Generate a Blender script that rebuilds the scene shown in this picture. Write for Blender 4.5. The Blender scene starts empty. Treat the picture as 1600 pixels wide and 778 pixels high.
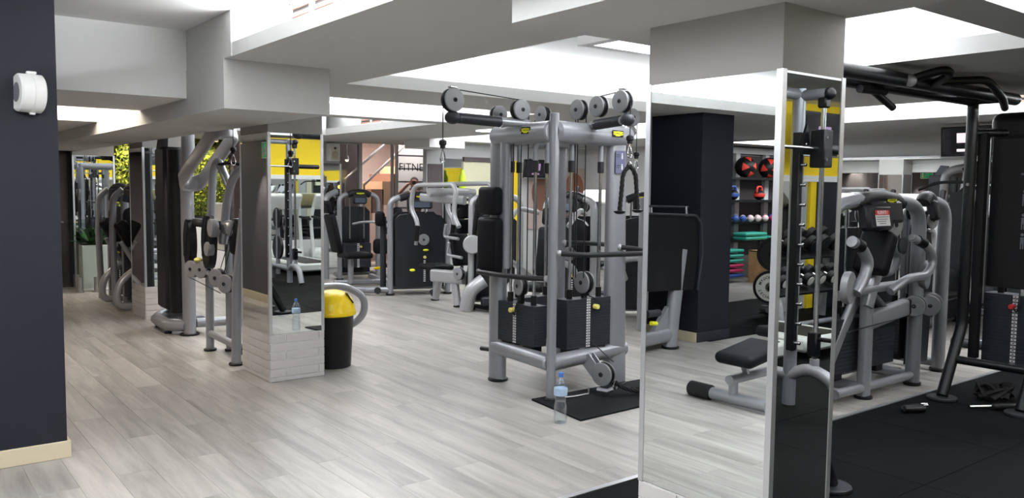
import bpy, math, random
from mathutils import Matrix, Vector
random.seed(7)
scene = bpy.context.scene
COL = scene.collection
PI = math.pi

# ------------------------------------------------------------------ camera
cam_d = bpy.data.cameras.new('camera')
cam_d.sensor_fit = 'HORIZONTAL'; cam_d.sensor_width = 36.0
cam_d.lens = 1293.43 / 1600 * 36.0
cam_d.clip_start = 0.05; cam_d.clip_end = 100
cam = bpy.data.objects.new('camera', cam_d); COL.objects.link(cam)
CR = Vector((0.79174350, -0.61076164, 0.01060405))
CU = Vector((0.03692643, 0.06518175, 0.99718994))
CF = Vector((0.60973656, 0.78912709, -0.07416047))
m4 = Matrix.Identity(4)
for i in range(3):
    m4[i][0] = CR[i]; m4[i][1] = CU[i]; m4[i][2] = -CF[i]
m4[0][3], m4[1][3], m4[2][3] = 0.0, 0.0, 1.6
cam.matrix_world = m4
scene.camera = cam

# ------------------------------------------------------------------ world, exposure
w = bpy.data.worlds.new('world'); scene.world = w; w.use_nodes = True
w.node_tree.nodes['Background'].inputs[0].default_value = (0.80, 0.86, 1.0, 1)
w.node_tree.nodes['Background'].inputs[1].default_value = 0.15
vs = scene.view_settings
vs.view_transform = 'Standard'; vs.look = 'None'; vs.gamma = 1.0; vs.use_curve_mapping = False
vs.exposure = 0.8
scene.display_settings.display_device = 'sRGB'
cy = scene.cycles
cy.max_bounces = 9; cy.diffuse_bounces = 5; cy.glossy_bounces = 6; cy.transmission_bounces = 6
cy.transparent_max_bounces = 8; cy.caustics_reflective = False; cy.caustics_refractive = False
cy.sample_clamp_indirect = 6.0

# ------------------------------------------------------------------ cove lighting (LED strips lying on the soffit ledges)
LED = 0.45
def strip(name, cx, cy_, z, lx, ly, power, direction=(0, 0, 1), color=(0.93, 0.96, 1.0)):
    d = bpy.data.lights.new(name, 'AREA'); d.shape = 'RECTANGLE'
    d.size = lx; d.size_y = ly; d.energy = power * LED; d.color = color
    o = bpy.data.objects.new(name, d); COL.objects.link(o)
    o.location = (cx, cy_, z)
    v = Vector(direction).normalized()
    zx = -v
    xx = Vector((1, 0, 0)) if abs(v.x) < 0.9 else Vector((0, 1, 0))
    xx = (xx - zx * xx.dot(zx)).normalized(); yy = zx.cross(xx)
    mm = Matrix.Identity(4)
    for i in range(3):
        mm[i][0] = xx[i]; mm[i][1] = yy[i]; mm[i][2] = zx[i]; mm[i][3] = o.location[i]
    o.matrix_world = mm
    return o
def strip_x(x0, x1, y, power, dy, z=2.515):       # runs along X, washes towards dy
    strip('led_strip', (x0 + x1) / 2, y, z, x1 - x0, 0.06, power * (x1 - x0), (0, dy * 0.55, 1))
def strip_y(x, y0, y1, power, dx, z=2.515):       # runs along Y, washes towards dx
    strip('led_strip', x, (y0 + y1) / 2, z, 0.06, y1 - y0, power * (y1 - y0), (dx * 0.55, 0, 1))
strip_x(3.05, 9.0, 6.07, 12, -1)
strip_y(2.83, 1.9, 5.9, 4, 1)
strip_y(5.14, 1.9, 4.5, 7, -1)
strip_y(7.26, 1.9, 4.5, 24, 1)
strip_y(9.12, 1.9, 5.9, 28, -1)
strip_x(3.05, 9.0, 1.70, 8, 1)
strip_x(3.0, 9.0, 1.46, 22, -1)
strip_x(3.0, 9.0, 0.0, 22, 1)
strip_x(3.0, 5.5, 6.84, 26, 1)
strip_x(3.0, 5.5, 8.73, 26, -1)
strip_y(5.82, 7.0, 12.0, 26, -1)
strip_y(2.8, 7.0, 12.0, 14, 1)
strip_y(7.5, 7.2, 12.0, 24, 1)
strip_y(9.72, 7.2, 12.0, 24, -1)
strip_y(1.95, -3.5, 5.05, 38, -1)
strip_x(-8.0, 0.15, 5.42, 26, -1)
strip_y(-3.2, 5.6, 9.0, 16, -1)
strip('corridor_fill_light', 1.28, 8.2, 2.49, 0.7, 1.2, 66, (0, 0, -1), (1.0, 0.87, 0.72))  # corridor lights are added between the beams to brighten this dark end
strip('corridor_fill_light', 1.28, 12.75, 2.49, 0.7, 0.22, 50, (0, 0, -1), (1.0, 0.86, 0.7))
strip('corridor_fill_light', 3.9, 13.2, 2.38, 0.9, 0.3, 44, (0, 0, -1), (1.0, 0.94, 0.86))
strip_x(2.9, 11.0, -0.85, 14, -1)

# downward area lights in the recesses; most are fills added to brighten the floor
TRAY_FILLS = []
def tray_light(x0, x1, y0, y1, power, z=2.73):
    TRAY_FILLS.append((x0, x1, y0, y1, z)); strip('tray_light', (x0 + x1) / 2, (y0 + y1) / 2, z, x1 - x0, y1 - y0, power / LED, (0, 0, -1))
tray_light(4.2, 4.95, 2.5, 4.36, 32)
tray_light(3.3, 5.1, 7.3, 8.3, 24)
tray_light(7.7, 8.7, 2.2, 5.4, 26)
tray_light(3.4, 8.4, 0.6, 1.0, 14)
tray_light(7.8, 9.2, 7.8, 11.6, 45)
tray_light(3.4, 5.0, 9.6, 11.4, 36)
tray_light(-1.6, 1.3, 1.4, 3.8, 92, 2.66)
tray_light(4.0, 10.5, -2.4, -1.4, 34)
tray_light(-9.5, -6.0, 7.6, 8.6, 50, 2.38)

# ------------------------------------------------------------------ materials
MATS = {}
def mat(name, col, rough=0.5, metal=0.0, spec=0.5, noise=0.0, nscale=8.0, bump=0.0, bscale=60.0, emit=None, estr=0.0, trans=0.0, ior=1.45, coat=0.0, alpha=1.0):
    m = bpy.data.materials.new(name); m.use_nodes = True
    nt = m.node_tree; b = nt.nodes['Principled BSDF']
    b.inputs['Base Color'].default_value = (*col, 1)
    b.inputs['Roughness'].default_value = rough
    b.inputs['Metallic'].default_value = metal
    b.inputs['Specular IOR Level'].default_value = spec
    b.inputs['Transmission Weight'].default_value = trans
    b.inputs['IOR'].default_value = ior
    b.inputs['Coat Weight'].default_value = coat
    b.inputs['Alpha'].default_value = alpha
    if emit:
        b.inputs['Emission Color'].default_value = (*emit, 1); b.inputs['Emission Strength'].default_value = estr
    if noise or bump:
        tc = nt.nodes.new('ShaderNodeTexCoord')
    if noise:
        n = nt.nodes.new('ShaderNodeTexNoise'); n.inputs['Scale'].default_value = nscale; n.inputs['Detail'].default_value = 4
        nt.links.new(tc.outputs['Object'], n.inputs['Vector'])
        r = nt.nodes.new('ShaderNodeMapRange'); r.inputs['To Min'].default_value = 1 - noise; r.inputs['To Max'].default_value = 1 + noise
        nt.links.new(n.outputs['Fac'], r.inputs['Value'])
        mx = nt.nodes.new('ShaderNodeVectorMath'); mx.operation = 'SCALE'
        mx.inputs[0].default_value = col
        nt.links.new(r.outputs['Result'], mx.inputs['Scale']); nt.links.new(mx.outputs['Vector'], b.inputs['Base Color'])
    if bump:
        n2 = nt.nodes.new('ShaderNodeTexNoise'); n2.inputs['Scale'].default_value = bscale; n2.inputs['Detail'].default_value = 3
        nt.links.new(tc.outputs['Object'], n2.inputs['Vector'])
        bp = nt.nodes.new('ShaderNodeBump'); bp.inputs['Strength'].default_value = bump; bp.inputs['Distance'].default_value = 0.004
        nt.links.new(n2.outputs['Fac'], bp.inputs['Height']); nt.links.new(bp.outputs['Normal'], b.inputs['Normal'])
    MATS[name] = m
    return m
def srgb(r, g, b):
    f = lambda c: ((c / 255 + 0.055) / 1.055) ** 2.4 if c > 10 else c / 255 / 12.92
    return (f(r), f(g), f(b))
mat('silver', srgb(150, 152, 157), 0.32, 0.35, 0.5, noise=0.03, nscale=30)
mat('light_silver', srgb(169, 169, 172), 0.30, 0.25, 0.5, noise=0.03, nscale=30)
mat('dark_grey', srgb(46, 48, 53), 0.45, 0.1, 0.4, noise=0.05, nscale=20)
mat('charcoal', srgb(33, 33, 37), 0.5, 0.0, 0.4, noise=0.06, nscale=25)
mat('shroud', srgb(27, 29, 35), 0.38, 0.0, 0.5, noise=0.06, nscale=10)
mat('black', srgb(15, 15, 18), 0.45, 0.0, 0.4, noise=0.08, nscale=20)
mat('black_paint', srgb(22, 23, 26), 0.35, 0.2, 0.5, noise=0.06, nscale=20)
mat('vinyl', srgb(16, 16, 21), 0.55, 0.0, 0.18, noise=0.06, nscale=12, bump=0.08, bscale=180)
mat('rubber', srgb(24, 25, 27), 0.7, 0.0, 0.15, noise=0.12, nscale=30, bump=0.15, bscale=200)
mat('plate_iron', srgb(46, 48, 56), 0.5, 0.15, 0.4, noise=0.06, nscale=30)
mat('chrome', srgb(215, 216, 218), 0.12, 1.0, 0.5)
mat('steel', srgb(170, 170, 172), 0.28, 0.9, 0.5)
mat('cable', srgb(24, 24, 26), 0.5)
mat('white_paint', srgb(228, 228, 227), 0.75, 0.0, 0.3, noise=0.012, nscale=4, bump=0.03, bscale=90)
mat('soffit_paint', srgb(205, 205, 203), 0.8, 0.0, 0.25, noise=0.015, nscale=3, bump=0.03, bscale=90)
mat('grey_paint', srgb(196, 197, 198), 0.8, 0.0, 0.25, noise=0.015, nscale=3)
mat('column_paint', srgb(168, 166, 162), 0.8, 0.0, 0.25, noise=0.02, nscale=5)
mat('navy_paint', srgb(30, 31, 40), 0.6, 0.0, 0.35, noise=0.05, nscale=5, bump=0.05, bscale=70)
mat('dark_wall', srgb(84, 82, 88), 0.6, 0.0, 0.35, noise=0.05, nscale=4)
mat('brown_wall', srgb(86, 78, 80), 0.55, 0.0, 0.4, noise=0.06, nscale=4)
mat('cream_wall', srgb(216, 214, 184), 0.7, 0.0, 0.3, noise=0.02, nscale=4)
mat('yellow_paint', srgb(240, 208, 40), 0.6, 0.0, 0.35, noise=0.03, nscale=3)
mat('lime', srgb(190, 220, 50), 0.5)
mat('yellow_plastic', srgb(250, 214, 14), 0.3, 0.0, 0.5, noise=0.02, nscale=6)
mat('knob_yellow', srgb(232, 222, 120), 0.4)
mat('red_plastic', srgb(205, 38, 36), 0.4, noise=0.04)
mat('orange_red', srgb(222, 62, 48), 0.5, noise=0.05)
mat('blue_plastic', srgb(54, 86, 160), 0.45, noise=0.05)
mat('pink_plastic', srgb(232, 206, 206), 0.45, noise=0.04)
mat('magenta', srgb(190, 50, 96), 0.5, noise=0.05)
mat('teal', srgb(52, 160, 142), 0.5, noise=0.06)
mat('cream_base', srgb(206, 194, 166), 0.55, noise=0.05, nscale=10)
mat('dark_base', srgb(40, 40, 50), 0.5, noise=0.05)
mat('alu', srgb(206, 207, 210), 0.35, 0.8, 0.5, noise=0.02)
mat('white_plastic', srgb(238, 238, 236), 0.4, noise=0.02)
mat('offwhite', srgb(224, 222, 214), 0.5, noise=0.02)
mat('white_machine', srgb(222, 224, 220), 0.35, noise=0.02)
mat('grout', srgb(250, 249, 247), 0.8)
mat('tile_white', srgb(194, 190, 189), 0.22, 0.0, 0.5, noise=0.02, nscale=6)
mat('grey_disc', srgb(138, 138, 141), 0.42, 0.1, 0.4, noise=0.03)
mat('sign_blue', srgb(96, 98, 122), 0.5)
mat('print_dark', srgb(40, 40, 46), 0.6)
mat('print_grey', srgb(120, 120, 128), 0.6)
mat('paper', srgb(228, 227, 226), 0.7)
mat('sign_red', srgb(200, 48, 52), 0.6)
mat('sign_green', srgb(24, 140, 84), 0.5, emit=srgb(24, 150, 90), estr=0.25)
mat('badge_yellow', srgb(228, 226, 40), 0.4)
mat('screen', srgb(18, 14, 22), 0.12, 0.0, 0.5, coat=0.5)
mat('screen_glow', srgb(120, 96, 130), 0.3, emit=srgb(168, 140, 180), estr=0.35)
mat('screen_white', srgb(210, 200, 205), 0.3, emit=srgb(220, 205, 210), estr=0.6)
mat('lcd', srgb(72, 84, 100), 0.2, 0.0, 0.5)
mat('skin', srgb(205, 150, 122), 0.5, noise=0.04)
mat('hair', srgb(44, 34, 30), 0.6, noise=0.1)
mat('shirt', srgb(70, 70, 76), 0.8, noise=0.08)
mat('jeans', srgb(50, 54, 70), 0.8, noise=0.08)
mat('soil', srgb(50, 40, 32), 0.9)
mat('leaf', srgb(46, 96, 44), 0.4, 0.0, 0.5, noise=0.2, nscale=9)
mat('moss_base', srgb(90, 96, 40), 0.9, noise=0.3, nscale=20)
mat('lamp_glow', srgb(255, 236, 200), 0.4, emit=srgb(255, 226, 170), estr=14)
mat('panel_glow', srgb(255, 255, 255), 0.4, emit=(0.95, 0.97, 1.0), estr=5)
mat('orange_glow', srgb(255, 170, 60), 0.4, emit=srgb(255, 160, 50), estr=4)
mat('terracotta', srgb(150, 96, 74), 0.7, noise=0.08)
mat('stair_tan', srgb(196, 168, 132), 0.6, noise=0.05)
mat('stair_brown', srgb(132, 96, 82), 0.6, noise=0.06)
mat('hall_wall', srgb(190, 172, 164), 0.8, noise=0.03)
mat('floor_under', srgb(70, 68, 66), 0.9)
mat('rope', srgb(21, 21, 23), 0.85, noise=0.2, nscale=60, bump=0.3, bscale=300)
mat('cap_blue', srgb(74, 122, 210), 0.35)
mat('bottle_label', srgb(176, 200, 226), 0.4, noise=0.25, nscale=30)

def mirror_mat():
    m = bpy.data.materials.new('mirror'); m.use_nodes = True
    b = m.node_tree.nodes['Principled BSDF']
    b.inputs['Base Color'].default_value = (0.80, 0.83, 0.83, 1)
    b.inputs['Metallic'].default_value = 1; b.inputs['Roughness'].default_value = 0.0
    MATS['mirror'] = m
mirror_mat()
def glass_mat(name, tint, alpha_mix, ior_gloss=0.08):
    m = bpy.data.materials.new(name); m.use_nodes = True
    nt = m.node_tree; nt.nodes.remove(nt.nodes['Principled BSDF'])
    out = nt.nodes['Material Output']
    t = nt.nodes.new('ShaderNodeBsdfTransparent'); t.inputs[0].default_value = (*tint, 1)
    g = nt.nodes.new('ShaderNodeBsdfGlossy'); g.inputs['Roughness'].default_value = 0.0
    f = nt.nodes.new('ShaderNodeLayerWeight'); f.inputs[0].default_value = 0.12
    ad = nt.nodes.new('ShaderNodeMath'); ad.operation = 'ADD'; ad.inputs[1].default_value = alpha_mix
    mx = nt.nodes.new('ShaderNodeMixShader')
    nt.links.new(f.outputs['Facing'], ad.inputs[0]); nt.links.new(ad.outputs[0], mx.inputs[0])
    nt.links.new(t.outputs[0], mx.inputs[1]); nt.links.new(g.outputs[0], mx.inputs[2]); nt.links.new(mx.outputs[0], out.inputs[0])
    MATS[name] = m
glass_mat('glass', (0.86, 0.9, 0.88), 0.02)
glass_mat('window_glass', (0.93, 0.92, 0.92), 0.04)
glass_mat('pet', (0.95, 0.98, 1.0), 0.05)
glass_mat('water', (0.965, 0.985, 1.0), 0.02)

def wood_mat(name, c_lo, c_hi, along='Y', rough=0.38, streak=1.0, tone=0.16):
    m = bpy.data.materials.new(name); m.use_nodes = True
    nt = m.node_tree; b = nt.nodes['Principled BSDF']; N = nt.nodes.new; L = nt.links.new
    geo = N('ShaderNodeNewGeometry'); oi = N('ShaderNodeObjectInfo')
    ad = N('ShaderNodeMath'); ad.operation = 'ADD'; L(geo.outputs['Random Per Island'], ad.inputs[0]); L(oi.outputs['Random'], ad.inputs[1])
    fr = N('ShaderNodeMath'); fr.operation = 'FRACT'; L(ad.outputs[0], fr.inputs[0])
    mp = N('ShaderNodeMapping'); mp.inputs['Scale'].default_value = (6, 0.55, 6) if along == 'Y' else (0.55, 6, 6)
    L(geo.outputs['Position'], mp.inputs['Vector'])
    off = N('ShaderNodeVectorMath'); off.operation = 'SCALE'; off.inputs[0].default_value = (37, 61, 13); L(fr.outputs[0], off.inputs['Scale'])
    av = N('ShaderNodeVectorMath'); L(mp.outputs[0], av.inputs[0]); L(off.outputs['Vector'], av.inputs[1])
    n1 = N('ShaderNodeTexNoise'); n1.inputs['Scale'].default_value = 1.2; n1.inputs['Detail'].default_value = 7; n1.inputs['Roughness'].default_value = 0.62; n1.inputs['Distortion'].default_value = 0.6
    L(av.outputs[0], n1.inputs['Vector'])
    n2 = N('ShaderNodeTexNoise'); n2.inputs['Scale'].default_value = 6; n2.inputs['Detail'].default_value = 3
    L(av.outputs[0], n2.inputs['Vector'])
    n3 = N('ShaderNodeTexNoise'); n3.inputs['Scale'].default_value = 0.35; n3.inputs['Detail'].default_value = 2; L(av.outputs[0], n3.inputs['Vector'])
    m3 = N('ShaderNodeMath'); m3.operation = 'MULTIPLY_ADD'; m3.inputs[1].default_value = 0.36; m3.inputs[2].default_value = -0.18; L(n3.outputs['Fac'], m3.inputs[0])
    s3 = N('ShaderNodeMath'); L(m3.outputs[0], s3.inputs[0]); L(n1.outputs['Fac'], s3.inputs[1])
    mixf = N('ShaderNodeMath'); mixf.operation = 'MULTIPLY_ADD'; mixf.inputs[1].default_value = 0.25; L(n2.outputs['Fac'], mixf.inputs[0]); L(s3.outputs[0], mixf.inputs[2])
    cr = N('ShaderNodeValToRGB'); cr.color_ramp.elements[0].position = 0.38; cr.color_ramp.elements[1].position = 0.82
    cr.color_ramp.elements[0].color = (*c_lo, 1); cr.color_ramp.elements[1].color = (*c_hi, 1)
    L(mixf.outputs[0], cr.inputs[0])
    r = N('ShaderNodeMapRange'); r.inputs['To Min'].default_value = 1 - tone; r.inputs['To Max'].default_value = 1 + tone * 0.6; L(fr.outputs[0], r.inputs['Value'])
    sc = N('ShaderNodeVectorMath'); sc.operation = 'SCALE'; L(cr.outputs[0], sc.inputs[0]); L(r.outputs[0], sc.inputs['Scale'])
    L(sc.outputs['Vector'], b.inputs['Base Color'])
    b.inputs['Roughness'].default_value = rough; b.inputs['Specular IOR Level'].default_value = 0.4
    bp = N('ShaderNodeBump'); bp.inputs['Strength'].default_value = 0.05; bp.inputs['Distance'].default_value = 0.002
    L(mixf.outputs[0], bp.inputs['Height']); L(bp.outputs[0], b.inputs['Normal'])
    MATS[name] = m
wood_mat('oak_floor', srgb(128, 124, 119), srgb(180, 176, 170), tone=0.05)
wood_mat('box_wood', srgb(170, 128, 84), srgb(206, 166, 118), along='X', tone=0.03)
def rubber_floor():
    m = bpy.data.materials.new('rubber_floor'); m.use_nodes = True
    nt = m.node_tree; b = nt.nodes['Principled BSDF']; N = nt.nodes.new; L = nt.links.new
    geo = N('ShaderNodeNewGeometry')
    n = N('ShaderNodeTexNoise'); n.inputs['Scale'].default_value = 1.3; n.inputs['Detail'].default_value = 6; L(geo.outputs['Position'], n.inputs['Vector'])
    cr = N('ShaderNodeValToRGB'); cr.color_ramp.elements[0].position = 0.3; cr.color_ramp.elements[1].position = 0.75
    cr.color_ramp.elements[0].color = (*srgb(10, 11, 12), 1); cr.color_ramp.elements[1].color = (*srgb(21, 23, 24), 1)
    L(n.outputs['Fac'], cr.inputs[0]); L(cr.outputs[0], b.inputs['Base Color'])
    b.inputs['Roughness'].default_value = 0.7; b.inputs['Specular IOR Level'].default_value = 0.05
    n2 = N('ShaderNodeTexNoise'); n2.inputs['Scale'].default_value = 260; L(geo.outputs['Position'], n2.inputs['Vector'])
    bp = N('ShaderNodeBump'); bp.inputs['Strength'].default_value = 0.2; bp.inputs['Distance'].default_value = 0.002
    L(n2.outputs['Fac'], bp.inputs['Height']); L(bp.outputs[0], b.inputs['Normal'])
    MATS['rubber_floor'] = m
rubber_floor()

# ------------------------------------------------------------------ mesh builder
class MB:
    def __init__(s, M=None):
        s.v = []; s.f = []; s.M = M
    def add(s, vs, fs):
        o = len(s.v)
        if s.M is not None: vs = [s.M @ Vector(p) for p in vs]
        s.v.extend([tuple(p) for p in vs]); s.f.extend([tuple(i + o for i in f) for f in fs])
        return s
    def box(s, c, d, ch=0.0, R=None):
        hx, hy, hz = d[0] / 2, d[1] / 2, d[2] / 2
        ch = min(ch, hx * 0.95, hy * 0.95, hz * 0.95)
        if ch <= 0:
            vs = [(x, y, z) for x in (-hx, hx) for y in (-hy, hy) for z in (-hz, hz)]
            fs = [(0, 1, 3, 2), (4, 6, 7, 5), (0, 4, 5, 1), (2, 3, 7, 6), (0, 2, 6, 4), (1, 5, 7, 3)]
        else:
            vs = []; idx = {}
            for sx in (-1, 1):
                for sy in (-1, 1):
                    for sz in (-1, 1):
                        idx[sx, sy, sz, 0] = len(vs); vs.append((sx * hx, sy * (hy - ch), sz * (hz - ch)))
                        idx[sx, sy, sz, 1] = len(vs); vs.append((sx * (hx - ch), sy * hy, sz * (hz - ch)))
                        idx[sx, sy, sz, 2] = len(vs); vs.append((sx * (hx - ch), sy * (hy - ch), sz * hz))
            fs = []
            for a in (-1, 1):
                q = [idx[a, -1, -1, 0], idx[a, 1, -1, 0], idx[a, 1, 1, 0], idx[a, -1, 1, 0]]; fs.append(q if a > 0 else q[::-1])
                q = [idx[-1, a, -1, 1], idx[-1, a, 1, 1], idx[1, a, 1, 1], idx[1, a, -1, 1]]; fs.append(q if a > 0 else q[::-1])
                q = [idx[-1, -1, a, 2], idx[1, -1, a, 2], idx[1, 1, a, 2], idx[-1, 1, a, 2]]; fs.append(q if a > 0 else q[::-1])
            for a in (-1, 1):
                for b in (-1, 1):
                    q = [idx[a, b, -1, 0], idx[a, b, -1, 1], idx[a, b, 1, 1], idx[a, b, 1, 0]]; fs.append(q if a * b > 0 else q[::-1])
                    q = [idx[a, -1, b, 0], idx[a, 1, b, 0], idx[a, 1, b, 2], idx[a, -1, b, 2]]; fs.append(q if a * b > 0 else q[::-1])
                    q = [idx[-1, a, b, 1], idx[-1, a, b, 2], idx[1, a, b, 2], idx[1, a, b, 1]]; fs.append(q if a * b > 0 else q[::-1])
            for a in (-1, 1):
                for b in (-1, 1):
                    for c_ in (-1, 1):
                        q = [idx[a, b, c_, 0], idx[a, b, c_, 1], idx[a, b, c_, 2]]; fs.append(q if a * b * c_ > 0 else q[::-1])
        if R is not None: vs = [R @ Vector(p) for p in vs]
        return s.add([(p[0] + c[0], p[1] + c[1], p[2] + c[2]) for p in vs], fs)
    def bb(s, x0, x1, y0, y1, z0, z1, ch=0.0):
        return s.box(((x0 + x1) / 2, (y0 + y1) / 2, (z0 + z1) / 2), (x1 - x0, y1 - y0, z1 - z0), ch)
    def pad(s, c, d, r=0.03, n=3, R=None):
        hx, hy, hz = d[0] / 2, d[1] / 2, d[2] / 2; r = min(r, hx, hy, hz)
        lon = [(q, q * PI / 2 + i * PI / 2 / n) for q in range(4) for i in range(n + 1)]
        lat = [(-1, -PI / 2 + i * PI / 2 / n) for i in range(n + 1)] + [(1, i * PI / 2 / n) for i in range(n + 1)]
        sg = [(1, 1), (-1, 1), (-1, -1), (1, -1)]
        vs = []
        for sz, la in lat:
            for q, lo in lon:
                vs.append((sg[q][0] * (hx - r) + r * math.cos(la) * math.cos(lo), sg[q][1] * (hy - r) + r * math.cos(la) * math.sin(lo), sz * (hz - r) + r * math.sin(la)))
        k = len(lon); fs = []
        for j in range(len(lat) - 1):
            for i in range(k):
                i2 = (i + 1) % k; fs.append((j * k + i, j * k + i2, (j + 1) * k + i2, (j + 1) * k + i))
        fs.append(tuple(range(k))[::-1]); fs.append(tuple((len(lat) - 1) * k + i for i in range(k)))
        if R is not None: vs = [R @ Vector(p) for p in vs]
        return s.add([(p[0] + c[0], p[1] + c[1], p[2] + c[2]) for p in vs], fs)
    def sweep(s, pts, prof, closed=False, caps=True, up=None, scales=None):
        P = [Vector(p) for p in pts]; n = len(P); k = len(prof)
        T = []
        for i in range(n):
            a = P[(i - 1) % n] if (closed or i > 0) else P[i]; b = P[(i + 1) % n] if (closed or i < n - 1) else P[i]
            t = b - a; T.append(t.normalized() if t.length > 1e-9 else Vector((0, 0, 1)))
        u = Vector(up) if up else (Vector((0, 0, 1)) if abs(T[0].z) < 0.9 else Vector((1, 0, 0)))
        u = (u - T[0] * u.dot(T[0])).normalized()
        vs = []
        for i in range(n):
            if i > 0:
                u = u - T[i] * u.dot(T[i])
                u = u.normalized() if u.length > 1e-9 else T[i].orthogonal().normalized()
            v = T[i].cross(u); sc = scales[i] if scales else 1.0
            for (a, b) in prof: vs.append(P[i] + u * (b * sc) + v * (a * sc))
        fs = []
        for i in range(n if closed else n - 1):
            j = (i + 1) % n
            for q in range(k):
                q2 = (q + 1) % k; fs.append((i * k + q, i * k + q2, j * k + q2, j * k + q))
        if caps and not closed:
            fs.append(tuple(range(k))[::-1]); fs.append(tuple((n - 1) * k + q for q in range(k)))
        return s.add(vs, fs)
    def tube(s, pts, r, r2=None, seg=10, closed=False, up=None, fil=0.0, sub=4, scales=None, caps=True):
        if fil: pts = fillet(pts, fil, sub, closed)
        r2 = r2 or r
        prof = [(r * math.cos(2 * PI * i / seg), r2 * math.sin(2 * PI * i / seg)) for i in range(seg)]
        return s.sweep(pts, prof, closed, caps, up, scales)
    def cyl(s, p0, p1, r, r1=None, seg=14, ch=0.0):
        p0 = Vector(p0); p1 = Vector(p1); r1 = r if r1 is None else r1
        if ch:
            t = (p1 - p0).normalized() * ch
            return s.tube([p0, p0 + t, p1 - t, p1], 1.0, seg=seg, scales=[r - ch, r, r1, r1 - ch])
        return s.tube([p0, p1], 1.0, seg=seg, scales=[r, r1])
    def lathe(s, prof, o=(0, 0, 0), ax=(0, 0, 1), seg=20):
        a = Vector(ax).normalized(); u = a.orthogonal().normalized(); v = a.cross(u); o = Vector(o)
        vs = []; fs = []; n = len(prof)
        for (r, h) in prof:
            for i in range(seg):
                t = 2 * PI * i / seg; vs.append(o + a * h + (u * math.cos(t) + v * math.sin(t)) * max(r, 1e-4))
        for j in range(n - 1):
            for i in range(seg):
                i2 = (i + 1) % seg; fs.append((j * seg + i, j * seg + i2, (j + 1) * seg + i2, (j + 1) * seg + i))
        fs.append(tuple(range(seg))[::-1]); fs.append(tuple((n - 1) * seg + i for i in range(seg)))
        return s.add(vs, fs)
    def ball(s, c, r, seg=12, sq=(1, 1, 1)):
        n = seg // 2; pr = []
        vs = []; fs = []
        for j in range(n + 1):
            la = -PI / 2 + PI * j / n
            for i in range(seg):
                lo = 2 * PI * i / seg
                vs.append((c[0] + sq[0] * r * max(math.cos(la), 1e-4) * math.cos(lo), c[1] + sq[1] * r * max(math.cos(la), 1e-4) * math.sin(lo), c[2] + sq[2] * r * math.sin(la)))
        for j in range(n):
            for i in range(seg):
                i2 = (i + 1) % seg; fs.append((j * seg + i, j * seg + i2, (j + 1) * seg + i2, (j + 1) * seg + i))
        return s.add(vs, fs)
    def prism(s, poly, o, u, v, depth):
        # polygon (a, b) in plane spanned by u, v at o, extruded by depth along u x v
        u = Vector(u).normalized(); v = Vector(v).normalized(); w_ = u.cross(v); o = Vector(o); n = len(poly)
        vs = [o + u * a + v * b for a, b in poly] + [o + u * a + v * b + w_ * depth for a, b in poly]
        fs = [tuple(range(n))[::-1], tuple(range(n, 2 * n))] + [(i, (i + 1) % n, n + (i + 1) % n, n + i) for i in range(n)]
        return s.add(vs, fs)
    def build(s, name, material, parent=None, smooth=True, ang=38):
        me = bpy.data.meshes.new(name); me.from_pydata(s.v, [], s.f)
        me.materials.append(MATS[material] if isinstance(material, str) else material)
        if smooth:
            me.polygons.foreach_set('use_smooth', [True] * len(me.polygons))
            me.set_sharp_from_angle(angle=math.radians(ang))
        me.update()
        return put(name, me, parent)
def put(name, me, parent=None, loc=None, rot=None):
    o = bpy.data.objects.new(name, me); COL.objects.link(o); o.parent = parent
    if loc is not None: o.location = loc
    if rot is not None: o.rotation_euler = rot
    return o
def fillet(pts, rad, sub=4, closed=False):
    P = [Vector(p) for p in pts]; n = len(P); out = []
    for i in range(n):
        if not closed and i in (0, n - 1): out.append(P[i]); continue
        a, b, c = P[i - 1], P[i], P[(i + 1) % n]
        d1 = (a - b); d2 = (c - b); l = min(rad, d1.length * 0.48, d2.length * 0.48)
        p = b + d1.normalized() * l; q = b + d2.normalized() * l
        for k in range(sub + 1):
            t = k / sub; out.append(p * (1 - t) ** 2 + b * 2 * t * (1 - t) + q * t * t)
    return out
def rrect(w_, h_, r, n=3):
    out = []
    for q, (sx, sy) in enumerate([(1, 1), (-1, 1), (-1, -1), (1, -1)]):
        for i in range(n + 1):
            t = q * PI / 2 + i * PI / 2 / n
            out.append((sx * (w_ / 2 - r) + r * math.cos(t), sy * (h_ / 2 - r) + r * math.sin(t)))
    return out
def tag(o, label, cat=None, group=None, kind=None):
    if label: o['label'] = label
    if cat: o['category'] = cat
    if group: o['group'] = group
    if kind: o['kind'] = kind
    return o
def thing(name, label, cat, loc=(0, 0, 0), rz=0.0, group=None):
    o = bpy.data.objects.new(name, None); o.empty_display_size = 0.1; COL.objects.link(o)
    o.location = loc; o.rotation_euler = (0, 0, rz)
    return tag(o, label, cat, group)
def struct(o):
    o['kind'] = 'structure'; return o
def copy_tree(o, parent=None):
    c = o.copy(); COL.objects.link(c); c.parent = parent
    for ch in list(o.children): copy_tree(ch, c)
    return c
def txt(name, body, size, M, material, parent, align='CENTER', ext=0.0005, bold=False):
    cu = bpy.data.curves.new(name, 'FONT'); cu.body = body; cu.size = size; cu.align_x = align; cu.align_y = 'CENTER'; cu.extrude = ext; cu.resolution_u = 2
    if bold: cu.offset = size * 0.02
    t = bpy.data.objects.new(name, cu); COL.objects.link(t)
    dg = bpy.context.evaluated_depsgraph_get(); dg.update()
    me = bpy.data.meshes.new_from_object(t.evaluated_get(dg))
    bpy.data.objects.remove(t); bpy.data.curves.remove(cu)
    me.transform(M); me.materials.clear(); me.materials.append(MATS[material])
    return put(name, me, parent)
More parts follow.
